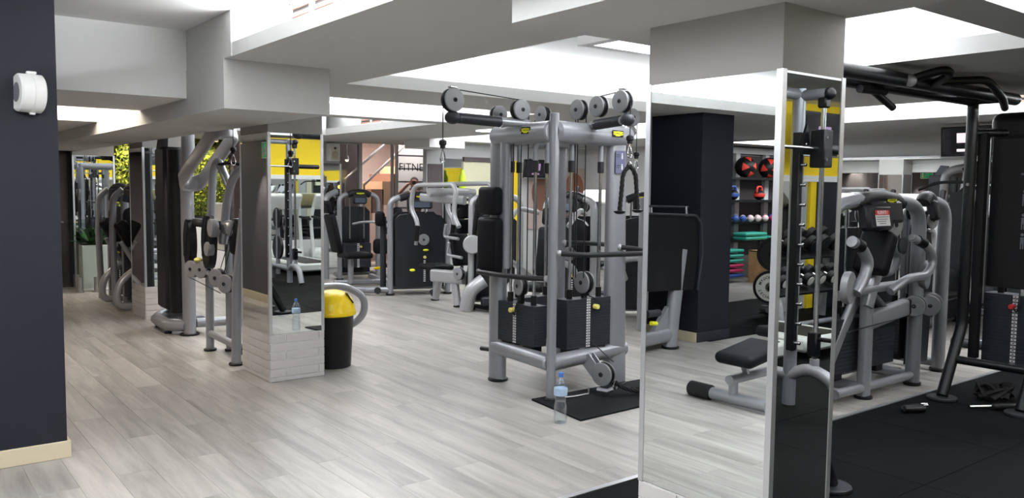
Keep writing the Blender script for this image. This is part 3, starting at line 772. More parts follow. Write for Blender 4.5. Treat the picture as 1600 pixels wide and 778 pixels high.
# ================================================================== CABLE TOWER (multi-station)
def cable_tower():
    t = thing('cable_tower', 'grey multi-station cable tower with top pulleys, padded back rest and two front stacks', 'gym machine', (4.42, 5.06, 0))
    k = Kit(t, world=True)
    # posts
    k.P('post', k.mb().tube([(4.07, 5.45, 0.02), (4.07, 5.45, 2.06)], 0.092, 0.06, seg=20, up=(1, 0, 0)), 'silver')
    k.P('post', k.mb().tube([(4.02, 5.30, 0.95), (4.02, 5.30, 2.10)], 0.055, 0.035, seg=14, up=(1, 0, 0)), 'silver')
    k.P('post', k.mb().cyl((3.99, 4.67, 0.02), (3.99, 4.67, 2.15), 0.036, seg=18, ch=0.006), 'silver')
    k.P('post', k.mb().cyl((4.80, 5.50, 0.02), (4.80, 5.50, 2.10), 0.036, seg=18, ch=0.006), 'silver')
    k.P('post', k.mb().sweep([(4.775, 4.79, 0.02), (4.765, 4.79, 0.5), (4.755, 4.79, 1.3), (4.745, 4.79, 2.10)], rrect(0.19, 0.10, 0.045, 4), up=(0, 1, 0), scales=[1.12, 1.08, 1.0, 0.92]), 'silver')
    for x, y, r in ((4.07, 5.44, 0.085), (3.99, 4.67, 0.045), (4.80, 5.50, 0.045), (4.775, 4.79, 0.10)): k.foot(x, y, r)
    # upper and lower ring beams
    B = [(4.06, 5.47), (3.99, 4.68), (4.86, 4.80), (4.80, 5.50)]
    for z, r in ((2.015, 0.082), (0.285, 0.062)):
        k.P('ring_beam', k.mb().cyl((*B[0], z), (*B[1], z), r, seg=20, ch=0.012), 'silver')
        k.P('ring_beam', k.mb().cyl((B[1][0], B[1][1], z), (4.90, 4.805, z), r, seg=20, ch=0.025), 'silver')
        k.P('ring_beam', k.mb().cyl((*B[2], z), (*B[3], z), r * 0.9, seg=16), 'silver')
        k.P('ring_beam', k.mb().cyl((*B[3], z), (*B[0], z), r * 0.9, seg=16), 'silver')
    k.badge((3.928, 4.93, 2.03), (0.08, -1, 0), (0, 0, 1), 0.10, 0.05)
    k.badge((4.66, 4.686, 2.03), (1, 0.13, 0), (0, 0, 1), 0.14, 0.05)
    # pull-up arms with grips, ball ends and pulleys
    a = k.P('arm', k.mb().cyl((4.06, 5.05, 2.09), (3.40, 5.05, 2.10), 0.032, seg=16), 'silver')
    k.P('grip', k.mb().cyl((3.78, 5.05, 2.092), (3.38, 5.05, 2.10), 0.04, seg=16, ch=0.01), 'dark_grey', a)
    k.P('grip_end', k.mb().ball((3.345, 5.05, 2.10), 0.055, 16, (1.1, 1, 0.9)), 'dark_grey', a)
    k.pulley((3.345, 5.05, 2.225), (0, 1, 0), 0.085, 0.06)
    k.P('pulley_cap', k.mb().box((3.345, 5.05, 2.318), (0.06, 0.04, 0.016), 0.004), 'steel')
    k.pulley((3.965, 5.05, 2.195), (0, 1, 0), 0.08, 0.06); k.pulley((3.93, 5.28, 2.17), (0, 1, 0), 0.07, 0.05)
    a = k.P('arm', k.mb().cyl((4.37, 4.80, 2.07), (4.37, 4.30, 2.10), 0.032, seg=16), 'silver')
    k.P('grip', k.mb().cyl((4.37, 4.64, 2.08), (4.37, 4.36, 2.098), 0.04, seg=16, ch=0.01), 'dark_grey', a)
    k.P('grip_end', k.mb().ball((4.37, 4.30, 2.10), 0.052, 16, (1, 1.1, 0.9)), 'dark_grey', a)
    k.pulley((4.37, 4.35, 2.235), (1, 0, 0), 0.082, 0.06)
    k.P('pulley_cap', k.mb().box((4.37, 4.35, 2.325), (0.04, 0.06, 0.014), 0.004), 'steel')
    k.pulley((4.37, 4.60, 2.215), (1, 0, 0), 0.08, 0.06); k.pulley((4.37, 4.82, 2.205), (1, 0, 0), 0.08, 0.06)
    k.pulley((4.37, 5.26, 2.195), (1, 0, 0), 0.072, 0.06)
    k.P('arm', k.mb().cyl((4.80, 5.15, 2.07), (5.26, 5.15, 2.10), 0.032, seg=14), 'silver')
    k.pulley((5.28, 5.15, 2.22), (0, 1, 0), 0.08, 0.055)
    k.P('grip_end', k.mb().ball((5.28, 5.15, 2.10), 0.052, 14), 'grey_disc')
    # cables and free ends
    k.cable([(3.965, 5.05, 2.27), (3.345, 5.05, 2.305)]); k.cable([(3.263, 5.05, 2.22), (3.263, 5.05, 1.93)])
    cable_end(k, (3.263, 5.05, 1.94))
    k.cable([(4.37, 4.6, 2.29), (4.37, 4.35, 2.312)]); k.cable([(4.37, 4.27, 2.22), (4.37, 4.27, 1.985)])
    cable_end(k, (4.37, 4.27, 1.99))
    k.cable([(5.355, 5.15, 2.2), (5.355, 5.15, 1.93)]); cable_end(k, (5.355, 5.15, 1.93))
    # stacks
    k.stack((4.085, 5.15), (0, -1, 0), 0.46, 0.13, 0.32, 15, 0.36, pin=0.84, pinx=-0.005, rods=0.15, rod_top=1.78, strip_off=-0.01)
    k.stack((4.42, 4.785), (1, 0, 0), 0.46, 0.13, 0.385, 19, 0.355, pin=0.83, pinx=0.06, rods=0.155, rod_top=1.80, strip_off=-0.01)
    k.stack((4.42, 5.44), (-1, 0, 0), 0.46, 0.13, 0.32, 15, 0.36, rods=0.15, rod_top=1.78, singles=False)
    for x, y in ((4.085, 5.30), (4.085, 5.0), (4.265, 4.785), (4.575, 4.785), (4.27, 5.44), (4.57, 5.44)):
        k.cyl('rod_sleeve', (x, y, 1.80), (x, y, 2.02), 0.021, 'silver'); k.cyl('sleeve_collar', (x, y, 1.72), (x, y, 1.81), 0.025, 'charcoal', ch=0.004)
    k.pulley((4.06, 5.13, 0.82), (0.95, -0.2, 0), 0.075, 0.06); k.pulley((4.42, 4.785, 0.86), (1, 0, 0), 0.088, 0.06)
    k.P('pulley_bracket', k.mb().bb(4.40, 4.44, 4.77, 4.80, 0.73, 0.80), 'black'); k.P('pulley_bracket', k.mb().bb(4.04, 4.08, 5.11, 5.15, 0.68, 0.78), 'black')
    for x, y in ((4.37, 4.74), (4.37, 4.86), (4.34, 4.80), (4.06, 5.06), (4.0, 5.17), (4.10, 5.2), (4.40, 5.40), (4.46, 5.44)):
        k.cable([(x, y, 0.9), (x, y, 2.16)], 0.0045)
    # padded back rest on the left post
    pd = k.P('back_pad', k.mb().pad((3.945, 5.40, 1.125), (0.085, 0.27, 0.46), 0.032, 4), 'vinyl')
    k.P('head_pad', k.mb().pad((3.945, 5.40, 1.49), (0.085, 0.25, 0.225), 0.032, 4), 'vinyl')
    k.P('pad_bracket', k.mb().bb(3.985, 4.04, 5.36, 5.44, 1.0, 1.55), 'silver')
    # hand bars
    for pts in ([(3.975, 4.72, 0.92), (3.88, 4.84, 0.92), (3.84, 5.1, 0.92), (3.84, 5.44, 0.92), (4.0, 5.54, 0.93)],
                [(4.02, 4.63, 1.115), (4.16, 4.50, 1.105), (4.70, 4.44, 1.10), (4.84, 4.47, 1.10), (4.84, 4.62, 1.12), (4.76, 4.74, 1.13)],
                [(4.80, 5.46, 1.12), (4.93, 5.36, 1.12), (4.98, 5.1, 1.12), (4.82, 4.85, 1.13)]):
        b = k.tube('hand_bar', pts, 0.02, 'charcoal', fil=0.08)
        for p in (pts[0], pts[-1]): k.P('bar_socket', k.mb().ball(p, 0.026, 10), 'light_silver', b)
    # exercise diagram on the right post
    s_ = k.P('instruction_plate', k.mb().bb(4.685, 4.795, 4.728, 4.733, 1.72, 1.90), 'sign_blue')
    for x, z in ((4.755, 1.855), (4.755, 1.77)):
        k.P('figure_print', k.mb().bb(x - 0.004, x + 0.006, 4.7265, 4.728, z - 0.02, z + 0.012).ball((x, 4.7275, z + 0.02), 0.006, 8, (1, 0.2, 1)), 'paper', s_)
    for x, z in ((4.71, 1.85), (4.71, 1.765)):
        k.P('text_print', k.mb().bb(x - 0.015, x + 0.02, 4.7265, 4.728, z + 0.015, z + 0.02).bb(x - 0.015, x + 0.015, 4.7265, 4.728, z, z + 0.004), 'print_dark', s_)
    # low pulley under the right-hand beam
    b = k.P('pulley_bracket', k.mb().prism([(0, 0), (0.05, 0.02), (0.20, -0.15), (0.16, -0.20), (0.12, -0.20), (-0.02, -0.06)], (4.355, 4.70, 0.30), (0.25, -0.97, 0), (0, 0, 1), 0.012), 'silver')
    k.P('bracket_cheek', k.mb().prism([(0, 0), (0.05, 0.02), (0.20, -0.15), (0.16, -0.20), (0.12, -0.20), (-0.02, -0.06)], (4.42, 4.72, 0.30), (0.25, -0.97, 0), (0, 0, 1), 0.012), 'silver', b)
    k.pulley((4.41, 4.54, 0.175), (0.97, 0.25, 0), 0.092, 0.06)
    k.P('pulley_guard', k.mb().tube([(4.36, 4.55, 0.06), (4.40, 4.48, 0.055), (4.43, 4.45, 0.075)], 0.03, 0.016, seg=10), 'silver')
    k.cable([(4.50, 4.52, 0.26), (4.44, 4.72, 0.40)])
    k.P('step_hook', k.mb().tube([(4.10, 4.63, 0.02), (4.16, 4.58, 0.03), (4.24, 4.52, 0.05), (4.24, 4.52, 0.10)], 0.008, seg=8), 'steel')
    # low cable with hanging handle, far left
    k.pulley((4.18, 5.56, 0.44), (1, 0.1, 0), 0.06, 0.05)
    k.P('chain', k.mb().tube([(4.18, 5.60, 0.40), (4.20, 5.60, 0.28), (4.22, 5.60, 0.20)], 0.008, seg=6), 'chrome')
    k.P('handle_bar', k.mb().cyl((4.22, 5.54, 0.21), (4.24, 5.92, 0.17), 0.02, seg=12, ch=0.005), 'black')
    return t
cable_tower()

def tricep_rope(name, label, top, ends):
    t = thing(name, label, 'rope', top); k = Kit(t, world=True)
    x, y, z = top
    k.P('ring', k.mb().tube([(x, y - 0.02, z - 0.02), (x, y, z), (x, y + 0.02, z - 0.02), (x, y, z - 0.045)], 0.005, closed=True, fil=0.015), 'chrome')
    for e in ends:
        d = Vector(e) - Vector(top)
        mid = Vector(top) + d * 0.25 + Vector((d.x, d.y, 0)) * 0.45
        k.P('rope_strand', twisted(k.mb(), [(x, y, z - 0.03), mid, e], 0.016, steps=48), 'rope')
        k.P('rope_stopper', k.mb().lathe([(0.012, -0.016), (0.03, -0.012), (0.042, 0.0), (0.043, 0.006), (0.016, 0.01)], e, (0, 0, 1), 16), 'black')
tricep_rope('triceps_rope', 'black braided triceps rope hanging from the right pulley of the tower', (4.37, 4.27, 1.80), [(4.30, 4.29, 1.43), (4.43, 4.235, 1.44)])
t = thing('triceps_rope', 'black braided rope lying on the floor mat by the low pulley', 'rope', (4.62, 4.4, 0.013)); k = Kit(t, world=True)
k.P('rope_strand', twisted(k.mb(), [(4.46, 4.50, 0.13), (4.55, 4.45, 0.06), (4.70, 4.42, 0.04), (4.98, 4.36, 0.032)], 0.017, steps=48), 'rope')
k.P('rope_strand', twisted(k.mb(), [(4.46, 4.49, 0.12), (4.56, 4.40, 0.05), (4.70, 4.35, 0.035), (4.95, 4.28, 0.032)], 0.017, steps=48), 'rope')
carabiner(k, (4.47, 4.47, 0.13), 0.07)
# mat under the tower
mt = MB().prism([(-0.60, -0.335), (0.62, -0.30), (0.64, 0.28), (-0.52, 0.30)], (0, 0, 0), (1, 0, 0), (0, 1, 0), 0.013).build('floor_mat', 'rubber', smooth=False)
mt.location = (4.40, 4.46, 0.0005); tag(mt, 'black rubber mat on the wood floor in front of the cable tower', 'mat')

# ---- water bottle
t = thing('water_bottle', 'clear plastic water bottle with blue cap standing on the wood floor', 'bottle', (3.67, 4.19, 0)); k = Kit(t)
prof = [(0.030, 0.004), (0.042, 0.0), (0.045, 0.012), (0.045, 0.05), (0.042, 0.065), (0.045, 0.08), (0.0445, 0.12), (0.038, 0.145), (0.038, 0.165), (0.0445, 0.19), (0.0455, 0.235), (0.043, 0.26), (0.030, 0.293), (0.0155, 0.312), (0.0145, 0.325)]
k.P('bottle_body', k.mb().lathe(prof, seg=24), 'pet', ang=60)
k.P('water', k.mb().lathe([(r - 0.002, h + 0.002) for r, h in prof[:8]] + [(0.036, 0.15)], seg=24), 'water', ang=60)
k.P('label_wrap', k.mb().lathe([(0.0462, 0.192), (0.0470, 0.2), (0.0470, 0.236), (0.0462, 0.242)], seg=24), 'bottle_label', ang=60)
k.P('cap', k.mb().lathe([(0.0165, 0.318), (0.0170, 0.322), (0.0165, 0.345), (0.013, 0.348)], seg=18), 'cap_blue')

# ---- waste bin
t = thing('waste_bin', 'tall black waste bin with bright yellow dome lid behind the middle column', 'bin', (3.19, 6.72, 0)); k = Kit(t)
k.P('bin_body', k.mb().lathe([(0.150, 0.0), (0.160, 0.006), (0.185, 0.46), (0.195, 0.475), (0.193, 0.49)], seg=36), 'black', ang=50)
lid = k.P('dome_lid', k.mb().lathe([(0.202, 0.462), (0.207, 0.47), (0.206, 0.498), (0.199, 0.505), (0.193, 0.54), (0.178, 0.59), (0.15, 0.632), (0.11, 0.662), (0.06, 0.678), (0.0, 0.682)], seg=36), 'yellow_plastic', ang=60)
k.P('lid_opening', k.mb().pad((0.13, -0.045, 0.615), (0.012, 0.20, 0.11), 0.005, 3, R=Rz(-0.3) @ Ry(-0.62)), 'black', lid)
k.P('lid_flap_badge', k.mb().lathe([(0.028, 0), (0.03, 0.004), (0.02, 0.006)], (0.117, -0.075, 0.632), (0.75, -0.3, 0.55), 16), 'dark_grey', lid)

# ================================================================== SELECTORISED MACHINES
def weight_tower(k, w_=0.72, h=1.52, d=0.34, bend=0.17, r=0.048, shroud='shroud', cap='charcoal', badge=True, lcd=True, frame='silver', stack_h=0.42, both=True, sign=False, backpanel=True):
    # local frame: width along X, user side / console face towards -Y, base on the floor, centre at x = 0, y = 0
    for sg in (-1, 1):
        if not both and sg < 0: continue
        leg = k.tube('frame_leg', [(sg * w_ / 2, 0, 0.02), (sg * w_ / 2, 0, h - 0.02), (sg * (w_ / 2 - bend - 0.04), 0, h + 0.035)], r, frame, r2=r * 0.85, fil=bend, seg=16, sub=7)
        k.P('leg_collar', k.mb().cyl((sg * w_ / 2, 0, 0), (sg * w_ / 2, 0, 0.03), r + 0.012, ch=0.005), 'black', leg)
    # plastic head piece
    hw = w_ / 2 - bend + 0.03
    head = k.P('head_cover', k.mb().sweep([(-hw, 0, h + 0.005), (-hw * 0.6, 0, h + 0.04), (0, 0, h + 0.055), (hw * 0.6, 0, h + 0.04), (hw, 0, h + 0.005)], rrect(0.12, 0.105, 0.045, 3), up=(0, 0, 1)), cap)
    con = k.P('console', k.mb().box((0, -0.06, h - 0.06), (hw * 1.25, 0.09, 0.17), 0.02, R=Rx(-0.18)), cap)
    if badge: k.badge((0, -0.112, h + 0.032), (1, 0, 0), (0, -0.18, 1), 0.15, 0.036, con)
    if lcd: k.P('display', k.mb().box((0, -0.115, h - 0.085), (hw * 0.9, 0.006, 0.085), 0.002, R=Rx(-0.18)), 'lcd', con)
    # shrouded stack
    sw = w_ - 2 * r - 0.05
    if backpanel:
        k.P('shroud', k.mb().prism([(-sw / 2, 0.10), (sw / 2, 0.10), (sw / 2, h - 0.28), (sw / 2 - 0.08, h - 0.2), (-sw / 2 + 0.08, h - 0.2), (-sw / 2, h - 0.28)], (0, d + 0.02, 0), (1, 0, 0), (0, 0, 1), 0.03), shroud)
    k.stack((0, d * 0.5), (1, 0, 0), sw * 0.86, 0.2, stack_h, 14, 0.20, singles=False, rods=0.12, rod_top=h)
    k.pulley((0.11, d * 0.5, h - 0.08), (0, 1, 0), 0.07, 0.05)
    k.cable([(0.04, d * 0.5, 0.6), (0.04, d * 0.5, h - 0.08)])
    k.P('base_rail', k.mb().tube([(-w_ / 2, 0.0, 0.075), (-w_ / 2, d + 0.1, 0.075), (w_ / 2, d + 0.1, 0.075), (w_ / 2, 0.0, 0.075)], 0.045, 0.04, seg=12, fil=0.08), frame)
    return head

def sign_plate(k, o, tilt=-0.18, parent=None):
    Mx = Matrix.Translation(o) @ Matrix.Rotation(tilt, 4, 'X') @ Matrix.Rotation(PI / 2, 4, 'X')
    if k.M is not None: Mx = k.M @ Mx
    p = MB(Mx).box((0, -0.02, 0), (0.20, 0.085, 0.002)).build('notice', 'paper', parent or k.r, smooth=False)
    MB(Mx).box((0.005, 0.037, 0.0002), (0.20, 0.036, 0.002)).build('notice_header', 'sign_red', p, smooth=False)
    txt('lettering', 'KLIENTE !', 0.034, Mx @ Matrix.Translation((0.005, 0.037, 0.002)), 'paper', p, bold=True)
    m = MB(Mx)
    for i, (a, wv) in enumerate(((0.0, 0.17), (-0.01, 0.16), (-0.02, 0.13), (-0.01, 0.09))):
        m.box((a, 0.004 - i * 0.016, 0.0013), (wv, 0.0055, 0.001))
    m.build('text_lines', 'print_grey', p, smooth=False)

# ---- row machine with the red notice
t = thing('row_machine', 'grey selectorised machine with red and white notice on its console', 'gym machine', (6.25, 3.33, 0)); k = Kit(t)
k.M = Matrix.Translation((-0.13, 0, 0)); weight_tower(k, 1.34, 1.50, 0.36, bend=0.36, r=0.058, lcd=False); k.M = None
sign_plate(k, (0.02 - 0.3, -0.127, 1.405))
k.P('console_pod', k.mb().box((-0.28, -0.07, 1.40), (0.36, 0.10, 0.19), 0.025, R=Rx(-0.18)), 'charcoal')
k.P('console_rim', k.mb().box((-0.28, -0.116, 1.393), (0.31, 0.01, 0.13), 0.004, R=Rx(-0.18)), 'dark_grey')
k.pulley((0.06, -0.02, 1.34), (0.1, 1, 0), 0.095, 0.07)
k.pulley((-0.06, 0.06, 1.34), (0.1, 1, 0), 0.085, 0.07)
# front frame: square post, rails, cross beam
k.P('front_post', k.mb().sweep([(-0.22, 0.0, 0.02), (-0.22, 0.0, 0.86)], rrect(0.105, 0.075, 0.02), up=(0, 1, 0)), 'silver'); k.foot(-0.22, 0.0, 0.07)
k.P('floor_rail', k.mb().tube([(-0.62, 0.0, 0.085), (0.5, 0.0, 0.085)], 0.036, seg=14), 'silver')
k.P('floor_rail', k.mb().tube([(-0.25, 0.02, 0.085), (-0.25, 0.5, 0.085), (0.5, 0.46, 0.085)], 0.045, seg=12, fil=0.06), 'silver')
k.P('cross_beam', k.mb().sweep([(-0.2, 0.0, 0.60), (0.36, 0.0, 0.665)], rrect(0.085, 0.13, 0.02), up=(0, 0, 1)), 'silver')
k.P('beam_cap', k.mb().sweep([(0.36, 0.0, 0.665), (0.40, 0.0, 0.67)], rrect(0.087, 0.132, 0.02), up=(0, 0, 1)), 'black')
k.P('upper_beam', k.mb().tube([(-0.66, -0.02, 0.83), (-0.2, -0.03, 0.86), (0.22, -0.03, 0.86)], 0.042, 0.036, seg=14), 'silver')
k.P('strut', k.mb().tube([(-0.10, 0.03, 0.80), (0.12, 0.03, 0.66)], 0.04, 0.02, seg=10), 'silver')
# chest pad on slanted mount
k.P('pad_mount', k.mb().sweep([(-0.27, -0.03, 0.72), (-0.20, -0.03, 0.90), (-0.05, -0.03, 1.13)], rrect(0.06, 0.11, 0.02), up=(1, 0, -0.5)), 'silver')
k.P('chest_pad', k.mb().pad((-0.19, -0.03, 1.13), (0.13, 0.26, 0.34), 0.04, 4, R=Ry(0.42)), 'vinyl')
k.P('pad_back', k.mb().lathe([(0.06, 0), (0.066, 0.02), (0.03, 0.03)], (-0.06, -0.165, 1.19), (0, -1, 0), 20), 'dark_grey')
k.P('slant_strut', k.mb().sweep([(-0.62, 0.1, 0.20), (-0.40, 0.1, 0.52), (-0.22, 0.08, 0.80)], rrect(0.05, 0.10, 0.02), up=(1, 0, -0.5)), 'silver')
# lever handles
for y, dx in ((-0.13, 0.0), (0.16, 0.02)):
    hb = k.tube('lever', [(-0.13 + dx, y, 0.84), (0.05, y - 0.03, 0.93), (0.36, y - 0.04, 0.94), (0.46, y - 0.04, 1.05), (0.36, y - 0.04, 1.17), (0.14, y - 0.02, 1.24)], 0.034, 'silver', fil=0.12, seg=14)
    k.P('grip', k.mb().cyl((0.30, y - 0.037, 1.19), (0.20, y - 0.026, 1.225), 0.04, ch=0.006), 'black', hb)
    k.P('grip_tip', k.mb().cyl((0.20, y - 0.026, 1.225), (0.12, y - 0.02, 1.25), 0.024), 'light_silver', hb)
    hb = k.tube('lever', [(-0.62, y, 0.86), (-0.50, y, 0.98), (-0.46, y, 1.08), (-0.56, y, 1.19), (-0.70, y, 1.24)], 0.042, 'silver', fil=0.1, seg=14)
    k.P('grip', k.mb().cyl((-0.57, y, 1.195), (-0.66, y, 1.225), 0.048, ch=0.006), 'black', hb)
for c in ((-0.66, -0.10, 0.90), (0.58, -0.05, 0.92)):
    k.P('pivot_disc', k.mb().lathe([(0.115, -0.03), (0.12, 0), (0.115, 0.02), (0.03, 0.026)], c, (0.25, -1, 0), 28), 'grey_disc')
k.pulley((0.43, -0.05, 0.675), (1, 0.3, 0), 0.085, 0.07); k.pulley((0.60, -0.08, 0.67), (1, 0.8, 0), 0.085, 0.07); k.pulley((0.70, -0.05, 0.68), (1, 0.8, 0), 0.085, 0.06)
k.cable([(0.46, -0.03, 0.6), (-0.6, -0.06, 0.56)])
k.P('selector_panel', k.mb().box((0.24, 0.25, 0.8), (0.05, 0.05, 1.1), 0.005), 'black')
# ---- its neighbour: identical head, behind to the right
t = thing('leg_press_machine', 'grey machine with plain dark console just behind the noticed machine', 'gym machine', (7.17, 3.46, 0)); k = Kit(t)
weight_tower(k, 0.68, 1.50, 0.36, bend=0.30, r=0.058, lcd=False, badge=False, both=False)
k.pulley((0.02, -0.02, 1.36), (0.1, 1, 0), 0.08, 0.07)
k.P('side_cover', k.mb().prism([(0, 0.12), (0.34, 0.12), (0.38, 0.9), (0.30, 1.25), (0.05, 1.30)], (-0.20, 0.04, 0), (1, 0, 0), (0, 0, 1), 0.04), 'shroud')
k.P('cover_edge', k.mb().tube([(-0.15, -0.01, 1.31), (0.10, -0.01, 1.25)], 0.012, seg=8), 'light_silver')
k.tube('lever', [(0.40, 0.25, 0.45), (0.50, 0.22, 0.9), (0.56, 0.2, 1.2), (0.48, 0.2, 1.28)], 0.035, 'light_silver', fil=0.1)
k.P('seat_pad', k.mb().pad((0.62, 0.3, 0.5), (0.3, 0.32, 0.08), 0.035), 'vinyl')
k.P('seat_post', k.mb().cyl((0.62, 0.3, 0.0), (0.62, 0.3, 0.47), 0.04), 'silver')

# ================================================================== BLACK CABLE CROSSOVER
t = thing('cable_crossover', 'black cable crossover frame with shrouded weight stack and pull-up bars', 'gym machine', (6.6, 2.9, 0)); k = Kit(t, world=True)
Y0 = 2.95
for (xa, sgn) in ((6.78, 1), (3.75, -1)):
    for y in (Y0, Y0 - 0.56):
        lg = k.tube('frame_leg', [(xa - sgn * 0.28, y, 0.03), (xa, y, 0.56), (xa, y, 1.2), (xa, y, 2.27)], 0.042, 'black_paint', fil=0.05, seg=14)
        k.P('floor_plate', k.mb().cyl((xa - sgn * 0.28, y, 0), (xa - sgn * 0.28, y, 0.025), 0.11, seg=24, ch=0.006), 'dark_grey', lg)
        k.P('bolt', k.mb().cyl((xa - 0.055, y - 0.01, 1.66), (xa - 0.035, y - 0.01, 1.66), 0.012, seg=8), 'steel', lg)
    k.P('low_bar', k.mb().cyl((xa - sgn * 0.13, Y0, 0.30), (xa - sgn * 0.13, Y0 - 0.56, 0.30), 0.032), 'black_paint')
    k.P('link_bar', k.mb().cyl((xa, Y0, 2.06), (xa + sgn * 0.3, Y0 - 0.28, 2.06), 0.03), 'black_paint')
    xs = xa + sgn * 0.22
    k.P('top_housing', k.mb().pad((xs + sgn * 0.05, Y0 - 0.30, 2.10), (0.20, 0.50, 0.24), 0.07, 4), 'black')
    k.P('tension_arm', k.mb().cyl((xs, Y0 - 0.30, 2.2), (xs + sgn * 0.1, Y0 - 0.75, 2.05), 0.05), 'black_paint')
    sh = k.P('shroud', k.mb().bb(min(xs - sgn * 0.04, xs), max(xs - sgn * 0.04, xs), Y0 - 0.56, Y0 - 0.08, 0.86, 2.06, 0.008), 'black')
    for y in (Y0 - 0.06, Y0 - 0.575): k.P('guide_edge', k.mb().cyl((xs - sgn * 0.03, y, 0.72), (xs - sgn * 0.03, y, 2.03), 0.012), 'steel')
    k.stack((xs + sgn * 0.06, Y0 - 0.32), (0, -sgn, 0), 0.50, 0.16, 0.56, 20, 0.25, knob='red_plastic', pin=0.84, pinx=-0.015, rods=0.16, rod_top=2.1, singles=(sgn > 0), strip_off=-0.02)
    if sgn > 0:
        m = k.mb(); xf = xs - 0.046
        for y in (Y0 - 0.33, Y0 - 0.41):
            for z in (1.58, 1.40, 1.25):
                m.bb(xf, xf + 0.003, y - 0.012, y + 0.012, z - 0.04, z + 0.01).ball((xf + 0.001, y, z + 0.03), 0.012, 8, (0.1, 1, 1)).bb(xf, xf + 0.003, y - 0.012, y - 0.004, z - 0.08, z - 0.04).bb(xf, xf + 0.003, y + 0.004, y + 0.012, z - 0.08, z - 0.04)
        k.P('figure_print', m, 'print_grey', sh)
        k.P('title_print', k.mb().bb(xf, xf + 0.003, Y0 - 0.44, Y0 - 0.30, 1.735, 1.75), 'print_grey', sh)
    k.P('post_edge', k.mb().bb(xa + sgn * 0.06 - 0.03, xa + sgn * 0.06 + 0.03, Y0 - 0.10, Y0 - 0.04, 0.3, 2.06), 'black')
k.tube('cross_bar', [(3.75, Y0, 2.24), (3.75, Y0, 2.305), (6.78, Y0, 2.305), (6.78, Y0, 2.24)], 0.042, 'black_paint', fil=0.09)
k.P('cross_bar', k.mb().cyl((3.70, Y0 - 0.25, 2.305), (6.9, Y0 - 0.25, 2.305), 0.045, seg=16), 'black_paint')
for x in (3.75, 5.3, 6.78): k.P('tie', k.mb().cyl((x, Y0, 2.305), (x, Y0 - 0.25, 2.305), 0.03), 'black_paint')
k.tube('pull_up_handle', [(5.24, Y0 - 0.25, 2.30), (5.27, Y0 - 0.36, 2.335), (5.31, Y0 - 0.46, 2.36), (5.40, Y0 - 0.46, 2.345), (5.46, Y0 - 0.38, 2.32), (5.54, Y0 - 0.25, 2.30)], 0.027, 'black', fil=0.06)
k.tube('pull_up_handle', [(5.62, Y0 - 0.25, 2.32), (5.64, Y0 - 0.30, 2.33), (5.92, Y0 - 0.46, 2.35), (6.18, Y0 - 0.45, 2.25), (6.6, Y0 - 0.30, 2.22)], 0.027, 'black', fil=0.08)
k.P('handle_cap', k.mb().ball((5.22, Y0 - 0.29, 2.30), 0.04, 12), 'grey_disc')
k.tube('pull_up_handle', [(5.05, Y0, 2.29), (5.22, Y0 - 0.03, 2.27), (5.46, Y0 - 0.06, 2.16)], 0.024, 'black', fil=0.03)
k.tube('pull_up_handle', [(5.05, Y0 - 0.05, 2.255), (5.36, Y0 - 0.05, 2.26)], 0.026, 'black')
# attachments lying on the black floor by the crossover
t = thing('stirrup_handle', 'black stirrup handle with steel clip on the rubber floor left of the crossover leg', 'handle', (6.0, 2.86, 0)); k = Kit(t)
k.P('grip', k.mb().cyl((-0.14, 0.06, 0.03), (0.0, -0.02, 0.03), 0.024, ch=0.005), 'black')
k.P('strap', k.mb().tube([(-0.14, 0.06, 0.03), (-0.02, 0.12, 0.02), (0.10, 0.06, 0.03), (0.0, -0.02, 0.03)], 0.02, 0.006, fil=0.04), 'rope')
k.P('clip', k.mb().tube([(0.1, 0.06, 0.02), (0.15, 0.03, 0.02), (0.19, 0.05, 0.02), (0.15, 0.08, 0.02)], 0.006, closed=True), 'chrome')
t = thing('cable_bar', 'short chrome and black cable bar on the floor beside the crossover foot', 'bar', (6.42, 2.62, 0)); k = Kit(t)
k.P('bar', k.mb().cyl((-0.10, 0.05, 0.03), (0.16, -0.10, 0.03), 0.014), 'chrome')
k.P('grip', k.mb().cyl((0.05, -0.05, 0.03), (0.22, -0.15, 0.03), 0.024, ch=0.005), 'black')
t = thing('ankle_strap', 'crumpled black cable strap with dangling clip under the weight stack', 'strap', (6.86, 2.72, 0)); k = Kit(t)
for i in range(7):
    a = i * 0.9; k.P('strap_fold', k.mb().tube([(0.12 * math.cos(a) - 0.05, 0.10 * math.sin(a), 0.03), (0.1 * math.cos(a + 1.2), 0.12 * math.sin(a + 1.2), 0.11 + 0.02 * (i % 3)), (0.16 * math.cos(a + 2.4), 0.1 * math.sin(a + 2.4), 0.03)], 0.035, 0.014, fil=0.1), 'rope')
k.P('clip', k.mb().tube([(-0.02, -0.2, 0.10), (-0.03, -0.26, 0.05), (0.0, -0.29, 0.02), (0.03, -0.26, 0.05)], 0.006, closed=True), 'chrome')
t = thing('tangled_rope', 'heap of black rope and straps on the floor beneath the crossover bar', 'rope', (7.12, 2.32, 0)); k = Kit(t)
for i in range(6):
    a = i * 1.05; k.P('rope_coil', k.mb().tube([(0.2 * math.cos(a), 0.17 * math.sin(a), 0.04 + 0.02 * i), (0.12 * math.cos(a + 1.5), 0.2 * math.sin(a + 1.5), 0.07 + 0.02 * i), (0.2 * math.cos(a + 3), 0.16 * math.sin(a + 3), 0.04 + 0.015 * i), (0.15 * math.cos(a + 4.4), 0.2 * math.sin(a + 4.4), 0.06)], 0.022, fil=0.15), 'rope')

